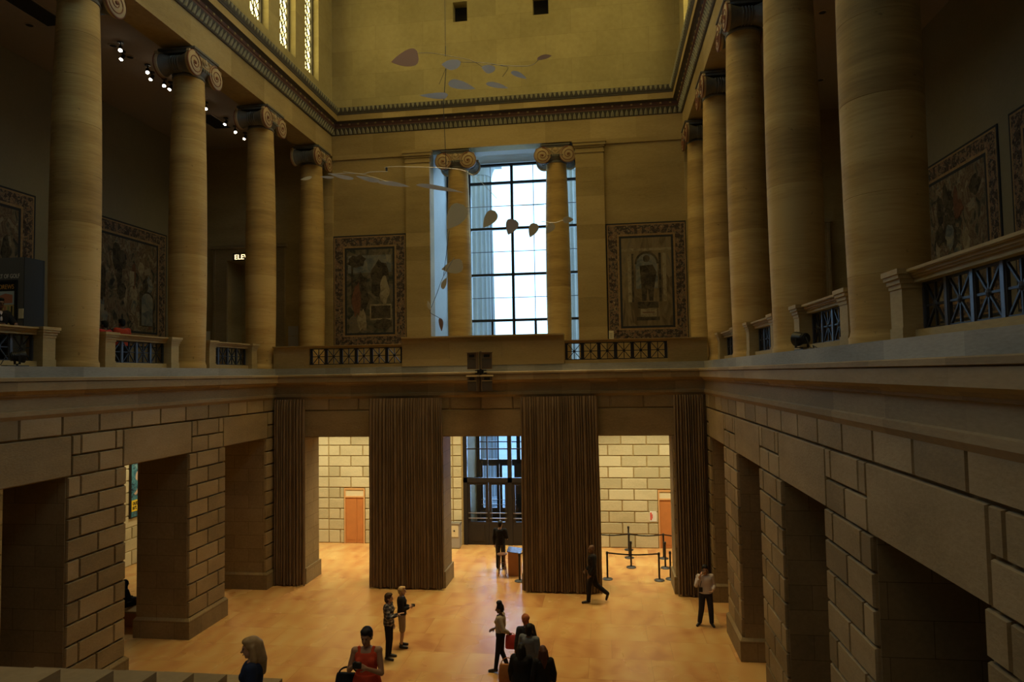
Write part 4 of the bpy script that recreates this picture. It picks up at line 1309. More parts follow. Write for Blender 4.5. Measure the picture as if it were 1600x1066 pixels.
def rod(pts, r=0.007, mat='iron', dy=0.0):
    P3 = [mp(x, y, dy) for x, y in pts]
    if len(P3) > 2:                       # smooth the bend
        Q = []
        for i in range(len(P3) - 1):
            p_ = P3[max(i - 1, 0)]; q_ = P3[i]; r_ = P3[i + 1]; s_ = P3[min(i + 2, len(P3) - 1)]
            for k in range(5):
                u_ = k / 5
                Q.append(0.5 * ((2 * q_) + (r_ - p_) * u_ + (2 * p_ - 5 * q_ + 4 * r_ - s_) * u_ ** 2 + (3 * q_ - p_ - 3 * r_ + s_) * u_ ** 3))
        P3 = Q + [P3[-1]]
    return MB().tube(P3, r, 6).build('rod', MAT[mat], t, smooth=True, world=True)
b_ = MB(); b_.tube([(0.035, YM, 28.0), mp(696, 72)], 0.007, 6); b_.build('suspension_wire', MAT['iron'], t, world=True)
vane((611, 97), (652, 80), 27, 'v_shaded', 0.3, 0.75, 0.2)
vane((690, 101), (720, 97), 16, 'v_pale', -0.2, 0.5); vane((752, 105), (774, 107), 13, 'v_pale', 0.1, 0.5); vane((823, 123), (798, 113), 8, 'v_grey', 0.2)
vane((862, 87), (839, 93), 7, 'v_shaded', 0.1, 0.5); vane((743, 139), (700, 131), 14, 'v_pale', -0.3, 0.75); vane((794, 138), (759, 131), 8, 'v_pale', 0.3, 0.6); vane((655, 149), (700, 148), 10, 'v_grey', -0.2, 0.8)
rod([(652, 83), (675, 83), (705, 88), (735, 94), (753, 104)], dy=0.1); rod([(720, 97), (755, 98), (785, 103), (794, 106), (785, 120)], dy=0.1); rod([(768, 101), (825, 103), (842, 93)], dy=0.1)
rod([(696, 72), (696, 88)], 0.011); rod([(697, 106), (696, 120), (694, 150), (693, 170)], 0.011); rod([(697, 106), (686, 132)], 0.006)
rod([(693, 170), (696, 235), (697, 262)], 0.009)
vane((469, 281), (487, 276), 5, 'v_warm_lit', -0.4); vane((500, 276), (522, 277), 4, 'v_pale', -0.4); vane((516, 272), (553, 279), 6, 'v_pale', -0.3); vane((556, 275), (594, 283), 7, 'v_pale', -0.2)
vane((641, 292), (590, 285), 7, 'v_pale', 0.0); vane((724, 301), (650, 289), 7, 'v_pale', 0.3)
rod([(513, 272), (545, 271), (568, 273), (606, 284)], mat='steel', dy=-0.2); rod([(536, 268), (566, 272), (578, 269), (606, 268)], mat='steel', dy=-0.2); rod([(605, 268), (604, 261), (650, 261), (700, 263), (728, 268), (752, 285), (776, 310)], mat='steel')
b_ = MB(); b_.tube([mp(604, 262), mp(604, 268)], 0.03, 8); b_.build('joint', MAT['iron'], t, world=True)
vane((699, 358), (724, 320), 30, 'v_warm_lit', -0.2, 0.7, 0.0); vane((755, 356), (774, 330), 19, 'v_warm_lit', 0.0, 0.7, 0.0); vane((794, 367), (806, 344), 20, 'v_pale', 0.1, 0.72, -0.1); vane((828, 371), (839, 350), 15, 'v_warm_lit', 0.2, 0.7, -0.1)
vane((853, 365), (863, 348), 12, 'v_warm_lit', 0.3, 0.7); vane((896, 343), (879, 344), 10, 'v_warm_lit', 0.3, 0.6, 0.0)
rod([(726, 325), (785, 322), (850, 320)], 0.006); rod([(846, 346), (866, 348), (880, 344)], 0.008, 'steel')
rod([(702, 360), (697, 400), (693, 432)], 0.007); vane((690, 421), (722, 408), 22, 'v_warm_lit', 0.2, 0.7, 0.2); rod([(710, 402), (692, 434), (683, 458), (675, 478)], 0.008, 'steel'); vane((698, 434), (692, 452), 8, 'v_warm_lit', 0.0, 0.6)
rod([(675, 478), (672, 488), (683, 495), (688, 498)], 0.007); vane((690, 518), (687, 497), 7, 'v_shaded', 0.0, 0.7); vane((668, 470), (673, 484), 5, 'v_warm_lit', -0.1, 0.6)

# ------------------------------------------------------------------ loudspeakers on the balcony front
t = thing('loudspeaker_cluster', 'cluster of four brown loudspeaker cabinets on the front of the end balcony', 'loudspeaker', (0.06, 22.785, 6.70))
MAT['spk'] = plain('brown_cabinet', (0.17, 0.12, 0.075), 0.6); MAT['spkgrill'] = plain('dark_speaker_cloth', (0.075, 0.06, 0.048), 0.9, noise=0.2, nscale=60); MAT['spktop'] = plain('tan_cabinet_top', (0.75, 0.60, 0.33), 0.6)
for zb, zt_, top in ((0.0, 0.56, True), (0.76, 1.33, False)):
    for sx in (-1, 1):
        ang = sx * 0.42
        rot = Matrix.Rotation(ang, 3, 'Z')
        def RB(mb, x0, x1, y0, y1, z0, z1):
            k = len(mb.v); mb.box(x0, x1, y0, y1, z0, z1)
            for i in range(k, len(mb.v)):
                v = rot @ Vector(mb.v[i]); mb.v[i] = (v.x + sx * 0.205, v.y - 0.25, v.z)
        c = MB(); RB(c, -0.19, 0.19, -0.12, 0.02, zb, zt_ - 0.02); cab = c.build('cabinet', MAT['spk'], t)
        c = MB(); RB(c, -0.165, 0.165, -0.14, -0.12, zb + 0.03, zt_ - 0.22); c.build('speaker_grille', MAT['spkgrill'], cab)
        c = MB(); RB(c, -0.10, 0.10, -0.135, -0.12, zt_ - 0.17, zt_ - 0.08); c.build('horn', MAT['black'], cab)
        c = MB(); RB(c, -0.175, 0.175, -0.145, -0.12, zt_ - 0.205, zt_ - 0.19); RB(c, -0.21, 0.21, -0.17, 0.04, zt_ - (0.05 if top else 0.02), zt_); c.build('cabinet_top', MAT['spktop'] if top else MAT['spk'], cab)
c = MB(); c.box(-0.035, 0.035, -0.14, -0.07, 0.0, 1.36); c.box(-0.2, 0.2, -0.10, 0.0, 0.60, 0.64); c.box(-0.2, 0.2, -0.10, 0.0, 0.70, 0.73); c.box(-0.11, 0.11, -0.2, -0.1, 0.60, 0.74)
c.build('bracket', MAT['black'], t)

# ------------------------------------------------------------------ floodlights on the ledges
def flood(loc, yaw, lab):
    """base plate and cable along the ledge, lamp turned by yaw towards the hall"""
    t = thing('floodlight', lab, 'floodlight', loc, 0, 'floodlights on the gallery ledges')
    MB().box(-0.07, 0.07, -0.30, 0.22, 0, 0.02).build('base_plate', MAT['black'], t)
    rot = Matrix.Rotation(PI / 2 + yaw, 3, 'Z')
    def turn(m):
        m.v = [tuple(rot @ Vector(p)) for p in m.v]; return m
    y = MB()
    for s in (-1, 1): y.box(-0.02, 0.02, s * 0.135 - 0.006, s * 0.135 + 0.006, 0.05, 0.22)
    y.box(-0.02, 0.02, -0.141, 0.141, 0.04, 0.055); y.lathe([(0.02, 0.02), (0.02, 0.05)], n=12); turn(y).build('yoke', MAT['black'], t)
    b_ = MB(); pr = [(0.04, -0.13), (0.075, -0.12), (0.085, -0.05), (0.10, 0.0), (0.125, 0.08), (0.13, 0.12), (0.115, 0.12), (0.10, 0.08)]
    b_.lathe(pr, (0, 0, 0.2), 24, 'x')
    for i in range(4): b_.lathe([(0.08, -0.11 + 0.03 * i), (0.095, -0.105 + 0.03 * i), (0.095, -0.095 + 0.03 * i), (0.08, -0.09 + 0.03 * i)], (0, 0, 0.2), 24, 'x')
    turn(b_).build('lamp_housing', MAT['black'], t, smooth=True)
    c = MB(); c.tube([tuple(rot @ Vector((-0.13, 0, 0.2))), (0, -0.25, 0.22), (0.01, -0.33, 0.12), (0.02, -0.40, 0.03), (0.04, -0.55, 0.012), (0, -0.62, 0.06), (0.03, -0.75, 0.012), (0.04, -0.9, 0.009)], 0.008, 6); c.build('cable', MAT['rubber'], t)
flood((-7.62, 12.3, ZT), -0.5, 'black floodlight with a cable on the left gallery ledge')
flood((7.62, 12.25, ZT), 0.5, 'black floodlight with a cable on the right gallery ledge')

# ------------------------------------------------------------------ gallery ceiling lights
def spot(p, lab, aim=(0, 0, -1), halo=True):
    t = thing('ceiling_spotlight', lab, 'spotlight', (p[0], p[1], 17.9), 0, 'spotlights on the gallery ceilings')
    MB().lathe([(0.09, -0.03), (0.09, 0.0)], n=16).box(-0.012, 0.012, -0.012, 0.012, -0.16, -0.03).build('mount', MAT['bronze'], t)
    a = Vector(aim).normalized(); c0 = Vector((0, 0, -0.2))
    MB().tube([c0 - a * 0.10, c0 - a * 0.02, c0 + a * 0.10], 0.05, 14, 0.07).build('can', MAT['bronze'], t)
    MB().tube([c0 + a * 0.098, c0 + a * 0.112], 0.055, 14).build('bulb', MAT['bulb'], t)
    return t
SP = [(-10.6, 18.95), (-10.95, 19.5), (-10.8, 20.5), (-11.0, 21.0), (-10.93, 21.55), (-10.88, 21.85), (-10.7, 23.7), (-10.82, 25.3), (-10.93, 26.2), (-10.94, 27.0)]
OR_ = ['first', 'second', 'third', 'fourth', 'fifth', 'sixth', 'seventh', 'eighth', 'ninth', 'last']
for i, p in enumerate(SP): spot(p, 'small lit ceiling spotlight in the left gallery, %s from the near end' % OR_[i], (0.35 - 0.5 * (i % 2), -0.5, -0.9))
spot((10.76, 27.3), 'single small lit ceiling spotlight in the right gallery, glimpsed between columns', (-0.2, -0.6, -0.9))
def hole(p, lab, rect_=None):
    t = thing('ceiling_vent' if rect_ else 'recessed_downlight', lab, 'ceiling vent' if rect_ else 'downlight', (p.x, p.y, 17.9))
    m = MB()
    if rect_:
        a, c = rect_
        m.box(-a, a, -c, c, -0.012, -0.002); m.build('opening', MAT['black'], t)
        f = MB(); f.box(-a - .04, a + .04, -c - .04, -c, -0.02, 0); f.box(-a - .04, a + .04, c, c + .04, -0.02, 0); f.box(-a - .04, -a, -c, c, -0.02, 0); f.box(a, a + .04, -c, c, -0.02, 0); f.build('frame', MAT['ceil'], t)
    else:
        m.lathe([(0.1, -0.012), (0.1, -0.002)], n=20); m.build('aperture', MAT['black'], t)
        MB().lathe([(0.10, 0.0), (0.10, -0.018), (0.15, -0.012), (0.155, 0.0)], n=20).build('trim_ring', MAT['ceil'], t)
hole(atz(58, 18, 17.9), 'dark rectangular vent in the left gallery ceiling, above the nearest column', (0.35, 0.75))
hole(atz(333, 190, 17.9), 'dark rectangular vent in the left gallery ceiling, between the second and third columns', (0.35, 0.75))
for x, y, lab in ((177, 71, 'dark recessed downlight in the left gallery ceiling, beside the first spotlight'), (203, 89, 'dark recessed downlight in the left gallery ceiling, right of the second spotlight'), (46, 39, 'dark recessed downlight in the left gallery ceiling, below the near vent'),
                  (1285, 19, 'dark recessed downlight in the right gallery ceiling, seen between the two nearest columns'), (1282, 125, 'dark recessed downlight in the right gallery ceiling, lower one between the two nearest columns')):
    hole(atz(x, y, 17.9), lab)

# ------------------------------------------------------------------ lobby furniture
def stanchion(x, y, lab, belts=()):
    t = thing('stanchion', lab, 'stanchion', (x, y, 0), 0, 'black belt stanchions in the lobby')
    MB().lathe([(0.18, 0), (0.18, 0.015), (0.165, 0.03), (0.06, 0.045), (0.04, 0.06)], n=28).build('base', MAT['iron'], t, smooth=True)
    MB().lathe([(0.034, 0.045), (0.034, 0.86), (0.044, 0.865), (0.044, 0.95), (0.03, 0.965)], n=18).build('post', MAT['black'], t, smooth=True)
    for (dx, dy) in belts:
        L_ = math.hypot(dx, dy); nx, ny = -dy / L_ * 0.002, dx / L_ * 0.002
        b_ = MB(); rs = []
        for k in range(9):
            u_ = k / 8; s_ = 0.045 / L_ + (1 - 0.09 / L_) * u_; z = 0.915 - 0.05 * math.sin(PI * u_)
            rs.append([(dx * s_ + nx, dy * s_ + ny, z - 0.024), (dx * s_ - nx, dy * s_ - ny, z - 0.024), (dx * s_ - nx, dy * s_ - ny, z + 0.024), (dx * s_ + nx, dy * s_ + ny, z + 0.024)])
        b_.rings(rs); b_.build('belt', MAT['rubber'], t)
stanchion(4.17, 24.42, 'black belt stanchion right behind the walking man in dark clothes', [(1.79, 0.0)])
stanchion(5.96, 24.42, 'black belt stanchion at the right end of the nearest belt')
stanchion(5.05, 25.94, 'black belt stanchion in the middle of the right opening, second from the front')
stanchion(5.03, 27.25, 'black belt stanchion in the middle of the long far belt', [(1.32, 0.0), (-1.4, 0.0)])
stanchion(3.63, 27.25, 'black belt stanchion at the left end of the far belt, behind the curtain')
stanchion(5.05, 28.45, 'black belt stanchion nearest the lobby wall')
stanchion(6.35, 27.25, 'black belt stanchion in front of the right wooden door', [(1.1, 0.0)])
stanchion(7.45, 27.25, 'black belt stanchion at the right end of the far belt, behind the curtain')
stanchion(6.30, 25.95, 'black belt stanchion on the right side of the opening, between the near and far ones')
stanchion(6.36, 24.6, 'black belt stanchion beside the right curtain, right of the belted pair')
stanchion(1.11, 23.95, 'black belt stanchion beside the wooden podium at the entrance', [(0.17, 1.2)])
stanchion(1.28, 25.15, 'black belt stanchion behind the podium, mostly hidden by the curtain')

t = thing('donation_box', 'tall grey box with pale front panel and black dot, left of the entrance doors', 'donation box', (-2.16, 28.3, 0))
MB().box(-0.22, 0.22, -0.2, 0.2, 0.05, 1.0).box(-0.19, 0.19, -0.17, 0.17, 0, 0.05).build('body', MAT['palegrey'], t)
MB().box(-0.2, 0.17, -0.215, -0.2, 0.5, 0.97).build('front_panel', MAT['cream'], t)
MB().lathe([(0.035, -0.222), (0.035, -0.215)], (0, 0, 0.75), 16, 'y').build('keyhole', MAT['black'], t)
MB().box(-0.24, 0.24, -0.22, 0.22, 1.0, 1.05).build('lid', MAT['steel'], t)

t = thing('wooden_stool', 'dark wooden stool with round seat behind the podium', 'stool', (0.40, 24.6, 0))
MB().lathe([(0.0, 0.74), (0.17, 0.74), (0.185, 0.755), (0.185, 0.775), (0.15, 0.785), (0.0, 0.778)], n=28).build('seat', MAT['stool'], t, smooth=True)
for a in range(4):
    c, s_ = math.cos(PI / 4 + a * PI / 2), math.sin(PI / 4 + a * PI / 2)
    MB().tube([(c * 0.10, s_ * 0.10, 0.74), (c * 0.19, s_ * 0.19, 0.0)], 0.018, 10, 0.015).build('leg', MAT['stool'], t, smooth=True)
for z, r in ((0.24, 0.163), (0.42, 0.142)):
    m = MB()
    for a in range(4):
        p = [Vector((math.cos(PI / 4 + q * PI / 2) * r, math.sin(PI / 4 + q * PI / 2) * r, z)) for q in (a, a + 1)]
        m.tube(p, 0.010, 8)
    m.build('rung', MAT['stool'], t)

t = thing('wooden_podium', 'orange wooden podium with dark slanted top beside the stool', 'podium', (0.84, 24.75, 0), 0.0)
b_ = MB(); b_.box(-0.22, -0.19, -0.22, 0.22, 0, 0.84); b_.box(0.19, 0.22, -0.22, 0.22, 0, 0.80); b_.box(-0.19, 0.19, -0.22, -0.19, 0, 0.82); b_.box(-0.19, 0.19, -0.19, 0.22, 0, 0.04); b_.build('body', MAT['podium'], t)
MB().box(-0.19, 0.19, -0.19, 0.2, 0.45, 0.47).build('shelf', MAT['podium'], t)
b_ = MB(); b_.add([(-0.26, -0.26, 0.86), (0.26, -0.26, 0.80), (0.26, 0.26, 0.86), (-0.26, 0.26, 0.92), (-0.26, -0.26, 0.88), (0.26, -0.26, 0.82), (0.26, 0.26, 0.88), (-0.26, 0.26, 0.94)], [(0, 1, 2, 3), (7, 6, 5, 4), (0, 4, 5, 1), (1, 5, 6, 2), (2, 6, 7, 3), (3, 7, 4, 0)]); b_.build('slanted_top', plain('dark_gloss_top', (0.05, 0.03, 0.02), 0.15), t)

t = thing('bench', 'low wooden bench in the left aisle under the seated person', 'bench', (-10.0, 18.9, 0))
MB().box(-1.0, 0.85, -0.3, 0.3, 0.40, 0.46).build('seat', MAT['smooth'], t)
MB().box(-0.95, 0.8, -0.26, 0.26, 0, 0.40).build('base', MAT['podium'], t)
# ------------------------------------------------------------------ people
def voxel(mb, size, it=4, fac=0.5):
    me = mb.mesh('tmp', [], fix=True)
    o = bpy.data.objects.new('tmp', me); COL.objects.link(o)
    md = o.modifiers.new('r', 'REMESH'); md.mode = 'VOXEL'; md.voxel_size = size; md.adaptivity = 0.0
    if it:
        sm = o.modifiers.new('s', 'SMOOTH'); sm.factor = fac; sm.iterations = it
    dg = bpy.context.evaluated_depsgraph_get()
    out = bpy.data.meshes.new_from_object(o.evaluated_get(dg))
    bpy.data.objects.remove(o); bpy.data.meshes.remove(me)
    out.polygons.foreach_set('use_smooth', [True] * len(out.polygons))
    return out

def put(me, name, mats, parent):
    me.materials.clear()
    for m in (mats if isinstance(mats, (list, tuple)) else [mats]): me.materials.append(m)
    me.name = name
    o = bpy.data.objects.new(name, me); COL.objects.link(o); o.parent = parent
    return o

SKIN = {'light': plain('light_skin', (0.52, 0.30, 0.20), 0.5, noise=0.05), 'tan': plain('tan_skin', (0.42, 0.23, 0.14), 0.5, noise=0.05), 'brown': plain('brown_skin', (0.16, 0.085, 0.05), 0.5, noise=0.05)}
LIP = plain('lip', (0.32, 0.10, 0.08), 0.5)
EYE = plain('eye_dark', (0.03, 0.02, 0.015), 0.3)
def fab(n, c, nz=0.15, rough=0.9): return plain(n, c, max(rough, 0.6), spec=0.2, noise=nz, nscale=14)
HAIR = {'black': fab('black_hair', (0.012, 0.010, 0.009), 0.3, 0.45), 'brown': fab('brown_hair', (0.06, 0.032, 0.018), 0.3, 0.5), 'auburn': fab('auburn_hair', (0.075, 0.028, 0.018), 0.3, 0.5), 'blond': fab('blond_hair', (0.55, 0.36, 0.16), 0.3, 0.5), 'darkblond': fab('streaked_blond_hair', (0.36, 0.24, 0.12), 0.45, 0.5)}
CL = {'black': fab('black_cloth', (0.014, 0.013, 0.014)), 'charcoal': fab('charcoal_cloth', (0.03, 0.03, 0.035)), 'navy': fab('navy_cloth', (0.018, 0.028, 0.07)), 'white': fab('white_shirt_cloth', (0.62, 0.54, 0.52), 0.06),
      'khaki': fab('khaki_cloth', (0.30, 0.21, 0.13)), 'red': fab('coral_red_cloth', (0.62, 0.075, 0.03), 0.1), 'rust': fab('rust_print_cloth', (0.36, 0.12, 0.05), 0.5), 'grey': fab('grey_cardigan_cloth', (0.33, 0.27, 0.20), 0.2),
      'slate': fab('slate_blue_cloth', (0.13, 0.14, 0.16), 0.2), 'olive': fab('olive_shirt_cloth', (0.16, 0.14, 0.05), 0.1), 'orange': fab('orange_brown_leather', (0.40, 0.16, 0.05), 0.2), 'maroon': fab('dark_red_leather', (0.42, 0.05, 0.05), 0.1), 'jeans': fab('dark_denim', (0.025, 0.03, 0.045), 0.2)}
def plaid():
    m, nt, b = newmat('plaid_flannel'); N, L = nt.nodes, nt.links
    tc = N.new('ShaderNodeTexCoord'); sp = N.new('ShaderNodeSeparateXYZ'); L.new(tc.outputs['Object'], sp.inputs[0])
    a = _math(nt, 'FRACT', _math(nt, 'MULTIPLY', sp.outputs[2], 11.0)); c = _math(nt, 'FRACT', _math(nt, 'MULTIPLY', _math(nt, 'ADD', sp.outputs[0], sp.outputs[1]), 11.0))
    s_ = _math(nt, 'ADD', _math(nt, 'GREATER_THAN', a, 0.6), _math(nt, 'GREATER_THAN', c, 0.6))
    rp = _ramp(nt, [(0.0, (0.015, 0.015, 0.02)), (0.5, (0.09, 0.085, 0.09)), (1.0, (0.34, 0.30, 0.28))]); L.new(_math(nt, 'MULTIPLY', s_, 0.5), rp.inputs[0]); L.new(rp.outputs[0], b.inputs['Base Color']); b.inputs['Roughness'].default_value = 0.9
    return m
CL['plaid'] = plaid()
SHOE = plain('dark_shoe_leather', (0.02, 0.017, 0.015), 0.3)
SOLE = plain('white_shoe_sole', (0.6, 0.58, 0.55), 0.6)
V = Vector

def hand(mb, wrist, d, nrm, side, curl=0.5, k=1.0, fist=False):
    """palm with four unequal bent fingers and a thumb from the side of the palm near its base"""
    d = V(d).normalized(); nrm = (V(nrm) - d * V(nrm).dot(d)).normalized(); s_ = d.cross(nrm) * side
    w = V(wrist)
    mb.capsule(w - d * 0.01, w + d * 0.03 * k, 0.024 * k, 0.027 * k)
    for q in (-0.026, -0.009, 0.009, 0.026): mb.capsule(w + d * 0.025 * k + s_ * q * 0.8 * k, w + d * 0.085 * k + s_ * q * k, 0.0135 * k, 0.0125 * k, 8)
    for q, ln in ((-0.028, 0.80), (-0.0095, 1.0), (0.0095, 0.95), (0.028, 0.72)):
        p = w + d * 0.09 * k + s_ * q * k; a = 0.0; dd = d
        for seg, L_ in enumerate((0.040, 0.026, 0.020)):
            a += curl * (0.75 if seg == 0 else 0.9)
            dd = (d * math.cos(a) + nrm * math.sin(a)).normalized()
            p2 = p + dd * L_ * ln * k
            mb.capsule(p, p2, 0.0098 * k, 0.0088 * k, 8); p = p2
    t0 = w + d * 0.028 * k - s_ * 0.026 * k
    t1 = t0 + (d * 0.6 - s_ * 0.75 + nrm * 0.35).normalized() * 0.038 * k
    t2 = t1 + (d * 0.9 - s_ * 0.1 + nrm * 0.55).normalized() * 0.032 * k
    mb.capsule(t0, t1, 0.0125 * k, 0.0105 * k, 8); mb.capsule(t1, t2, 0.0105 * k, 0.009 * k, 8)

def person(label, loc, rz, J=None, H=1.70, skin='tan', hair=None, haircol='black', top=None, bottom=None, shoes=SHOE, look=(0, 0), build=1.0, fem=False, curl=(0.45, 0.45), palm=None, group=None, bare=False, extra=None, barefoot_sole=False, coat=None):
    """local frame: faces -y, x to the viewer's right when seen from the front; joints overridden in J"""
    root = thing('person', label, 'person', loc, rz, group)
    k = H / 1.70
    D = dict(pel=(0, 0, 0.93), chest=(0, 0.0, 1.25), neck=(0, 0.015, 1.435), head=(0, -0.015, 1.575),
             shL=(0.185, 0.01, 1.385), elL=(0.235, 0.03, 1.11), wrL=(0.245, -0.05, 0.87), shR=(-0.185, 0.01, 1.385), elR=(-0.235, 0.03, 1.11), wrR=(-0.245, -0.05, 0.87),
             hpL=(0.092, 0, 0.90), knL=(0.10, -0.015, 0.49), anL=(0.105, 0.02, 0.085), toL=(0.125, -0.13, 0.035), hpR=(-0.092, 0, 0.90), knR=(-0.10, -0.015, 0.49), anR=(-0.105, 0.02, 0.085), toR=(-0.125, -0.13, 0.035),
             haL=None, haR=None)
    if fem:
        for n_ in ('shL', 'shR'): D[n_] = (D[n_][0] * 0.90, D[n_][1], D[n_][2])
    D.update(J or {})
    P = {n_: (V(p) * k if p is not None else None) for n_, p in D.items()}
    b_ = build
    body = MB()
    # torso rings from pelvis to neck
    def torso(mb, infl, t0=-0.12, t1=1.0, flare=0.0):
        sh = (P['shL'] - P['shR']); ang = math.atan2(sh.y, sh.x)
        hp = (P['hpL'] - P['hpR']); ang0 = math.atan2(hp.y, hp.x)
        tab = [(-0.14, 0.118, 0.10), (-0.02, 0.158, 0.112), (0.16, 0.156, 0.108), (0.36, 0.132 if fem else 0.146, 0.098), (0.58, 0.148 if fem else 0.162, 0.112), (0.75, 0.162 if fem else 0.176, 0.112), (0.88, 0.15 if fem else 0.165, 0.094), (0.96, 0.10, 0.07), (1.02, 0.055, 0.055)]
        rs = []
        for t, rx, ry in tab:
            if t < t0 - 0.03 or t > t1 + 0.03: continue
            if t <= 0.6: c = P['pel'].lerp(P['chest'], t / 0.6)
            else: c = P['chest'].lerp(P['neck'], (t - 0.6) / 0.4)
            a = ang0 + (ang - ang0) * min(1, max(0, t))
            rx, ry = (rx * k * b_ + infl), (ry * k * (b_ * 1.05 if b_ > 1 else 1) + infl)
            if flare and t < 0.3: rx += flare * (0.3 - t); ry += flare * (0.3 - t)
            rs.append([c + V((rx * math.cos(2 * PI * i / 20) * math.cos(a) - ry * math.sin(2 * PI * i / 20) * math.sin(a), rx * math.cos(2 * PI * i / 20) * math.sin(a) + ry * math.sin(2 * PI * i / 20) * math.cos(a), 0)) for i in range(20)])
        mb.rings(rs)
        if fem and t1 > 0.7:
            f_ = V((math.sin(ang), -math.cos(ang), 0)); x_ = V((math.cos(ang), math.sin(ang), 0))
            for q in (-1, 1): mb.ball(P['chest'] + x_ * q * 0.075 * k + f_ * (0.075 * k + infl * 0.6) + V((0, 0, 0.02)), 0.062 * k * b_, 0.055 * k, 0.062 * k, 12, 8)
    torso(body, 0)
    bb = 0.5 + 0.5 * b_
    for s_ in 'LR':
        body.capsule(P['sh' + s_], P['el' + s_], 0.050 * k * bb, 0.038 * k * bb)
        body.capsule(P['el' + s_], P['wr' + s_], 0.038 * k * bb, 0.026 * k)
        body.capsule(P['neck'] - V((0, 0, 0.06)), P['sh' + s_], 0.06 * k, 0.055 * k * bb)
        body.capsule(P['hp' + s_], P['kn' + s_], 0.085 * k * b_, 0.056 * k * bb)
        body.capsule(P['kn' + s_], P['kn' + s_].lerp(P['an' + s_], 0.35), 0.054 * k * bb, 0.056 * k * bb)
        body.capsule(P['kn' + s_].lerp(P['an' + s_], 0.35), P['an' + s_], 0.056 * k * bb, 0.036 * k)
        body.capsule(P['an' + s_] - V((0, 0, 0.02)), P['to' + s_], 0.040 * k, 0.030 * k)
        fo = P['wr' + s_] - P['el' + s_]
        hd = P['ha' + s_] - P['wr' + s_] if P['ha' + s_] is not None else fo
        pn = (palm or {}).get(s_) or (1 if s_ == 'R' else -1, 0, 0)
        hand(body, P['wr' + s_], hd, pn, 1 if s_ == 'R' else -1, curl[0 if s_ == 'L' else 1], k)
    # head
    yaw, pit = look
    Rm = Matrix.Rotation(yaw, 3, 'Z') @ Matrix.Rotation(pit, 3, 'X')
    hc = P['head']
    T = lambda x, y, z: hc + Rm @ (V((x, y, z)) * k)
    body.capsule(P['neck'] - V((0, 0, 0.03)), T(0, 0.02, -0.04), 0.056 * k * (0.88 if fem else 1), 0.052 * k * (0.88 if fem else 1))
    body.ball(T(0, 0.012, 0.03), 0.074 * k, 0.094 * k, 0.094 * k, 18, 12, Rm)
    body.ball(T(0, -0.022, -0.035), 0.060 * k, 0.066 * k, 0.078 * k, 16, 10, Rm)
    body.ball(T(0, -0.055, -0.092), 0.028 * k, 0.026 * k, 0.022 * k, 10, 8, Rm)
    body.capsule(T(0, -0.088, 0.01), T(0, -0.108, -0.028), 0.010 * k, 0.016 * k, 10)
    body.ball(T(0, -0.082, 0.030), 0.05 * k, 0.014 * k, 0.012 * k, 10, 6, Rm)
    for q in (-1, 1): body.ball(T(q * 0.076, 0.015, -0.01), 0.010 * k, 0.020 * k, 0.032 * k, 8, 6, Rm)
    put(voxel(body, 0.0085, 3), 'body', SKIN[skin], root)
    fc = MB()
    for q in (-1, 1): fc.ball(T(q * 0.030, -0.084, 0.008), 0.013 * k, 0.008 * k, 0.008 * k, 10, 6, Rm)
    fc.build('eyes', EYE, root, smooth=True)
    MB().ball(T(0, -0.090, -0.062), 0.024 * k, 0.008 * k, 0.008 * k, 10, 6, Rm).build('mouth', LIP, root, smooth=True)
    # hair
    hm = MB()
    if hair:
        if hair in ('short', 'bun', 'topknot', 'long', 'tied'):
            hm.ball(T(0, 0.026, 0.045), 0.086 * k, 0.100 * k, 0.098 * k, 18, 12, Rm)
            hm.ball(T(0, 0.06, 0.0), 0.078 * k, 0.065 * k, 0.09 * k, 14, 10, Rm)
        if hair == 'short': hm.ball(T(0, -0.02, 0.095), 0.07 * k, 0.075 * k, 0.042 * k, 14, 8, Rm)
        if hair == 'topknot': hm.ball(T(0, 0.01, 0.165), 0.078 * k, 0.078 * k, 0.055 * k, 14, 8, Rm); hm.ball(T(0, 0.02, 0.11), 0.07 * k, 0.08 * k, 0.06 * k, 14, 8, Rm)
        if hair == 'tied': hm.ball(T(0, 0.13, 0.0), 0.04 * k, 0.04 * k, 0.05 * k, 12, 8, Rm); hm.ball(T(0, -0.02, 0.09), 0.075 * k, 0.08 * k, 0.045 * k, 14, 8, Rm)
        if hair == 'long':
            hm.ball(T(0, -0.015, 0.09), 0.074 * k, 0.08 * k, 0.045 * k, 14, 8, Rm)
            for q in (-1, 1):
                hm.capsule(T(q * 0.070, 0.03, 0.03), T(q * 0.085, 0.035, -0.12), 0.034 * k, 0.042 * k); hm.capsule(T(q * 0.085, 0.035, -0.12), T(q * 0.085, 0.03, -0.24), 0.042 * k, 0.022 * k)
            hm.capsule(T(0, 0.085, 0.03), T(0, 0.105, -0.16), 0.07 * k, 0.075 * k); hm.capsule(T(0, 0.105, -0.16), T(0, 0.11, -0.30), 0.072 * k, 0.045 * k)
        if hair == 'bob':
            hm.ball(T(0, 0.026, 0.045), 0.090 * k, 0.102 * k, 0.100 * k, 18, 12, Rm); hm.ball(T(0, 0.055, -0.03), 0.09 * k, 0.072 * k, 0.10 * k, 16, 10, Rm); hm.ball(T(0, -0.015, 0.095), 0.074 * k, 0.08 * k, 0.042 * k, 14, 8, Rm)
        if hair == 'scarf':
            hm.ball(T(0, 0.026, 0.055), 0.098 * k, 0.112 * k, 0.098 * k, 18, 12, Rm); hm.ball(T(0, 0.09, 0.075), 0.085 * k, 0.07 * k, 0.075 * k, 14, 10, Rm); hm.ball(T(0, 0.055, -0.03), 0.078 * k, 0.065 * k, 0.085 * k, 14, 10, Rm)
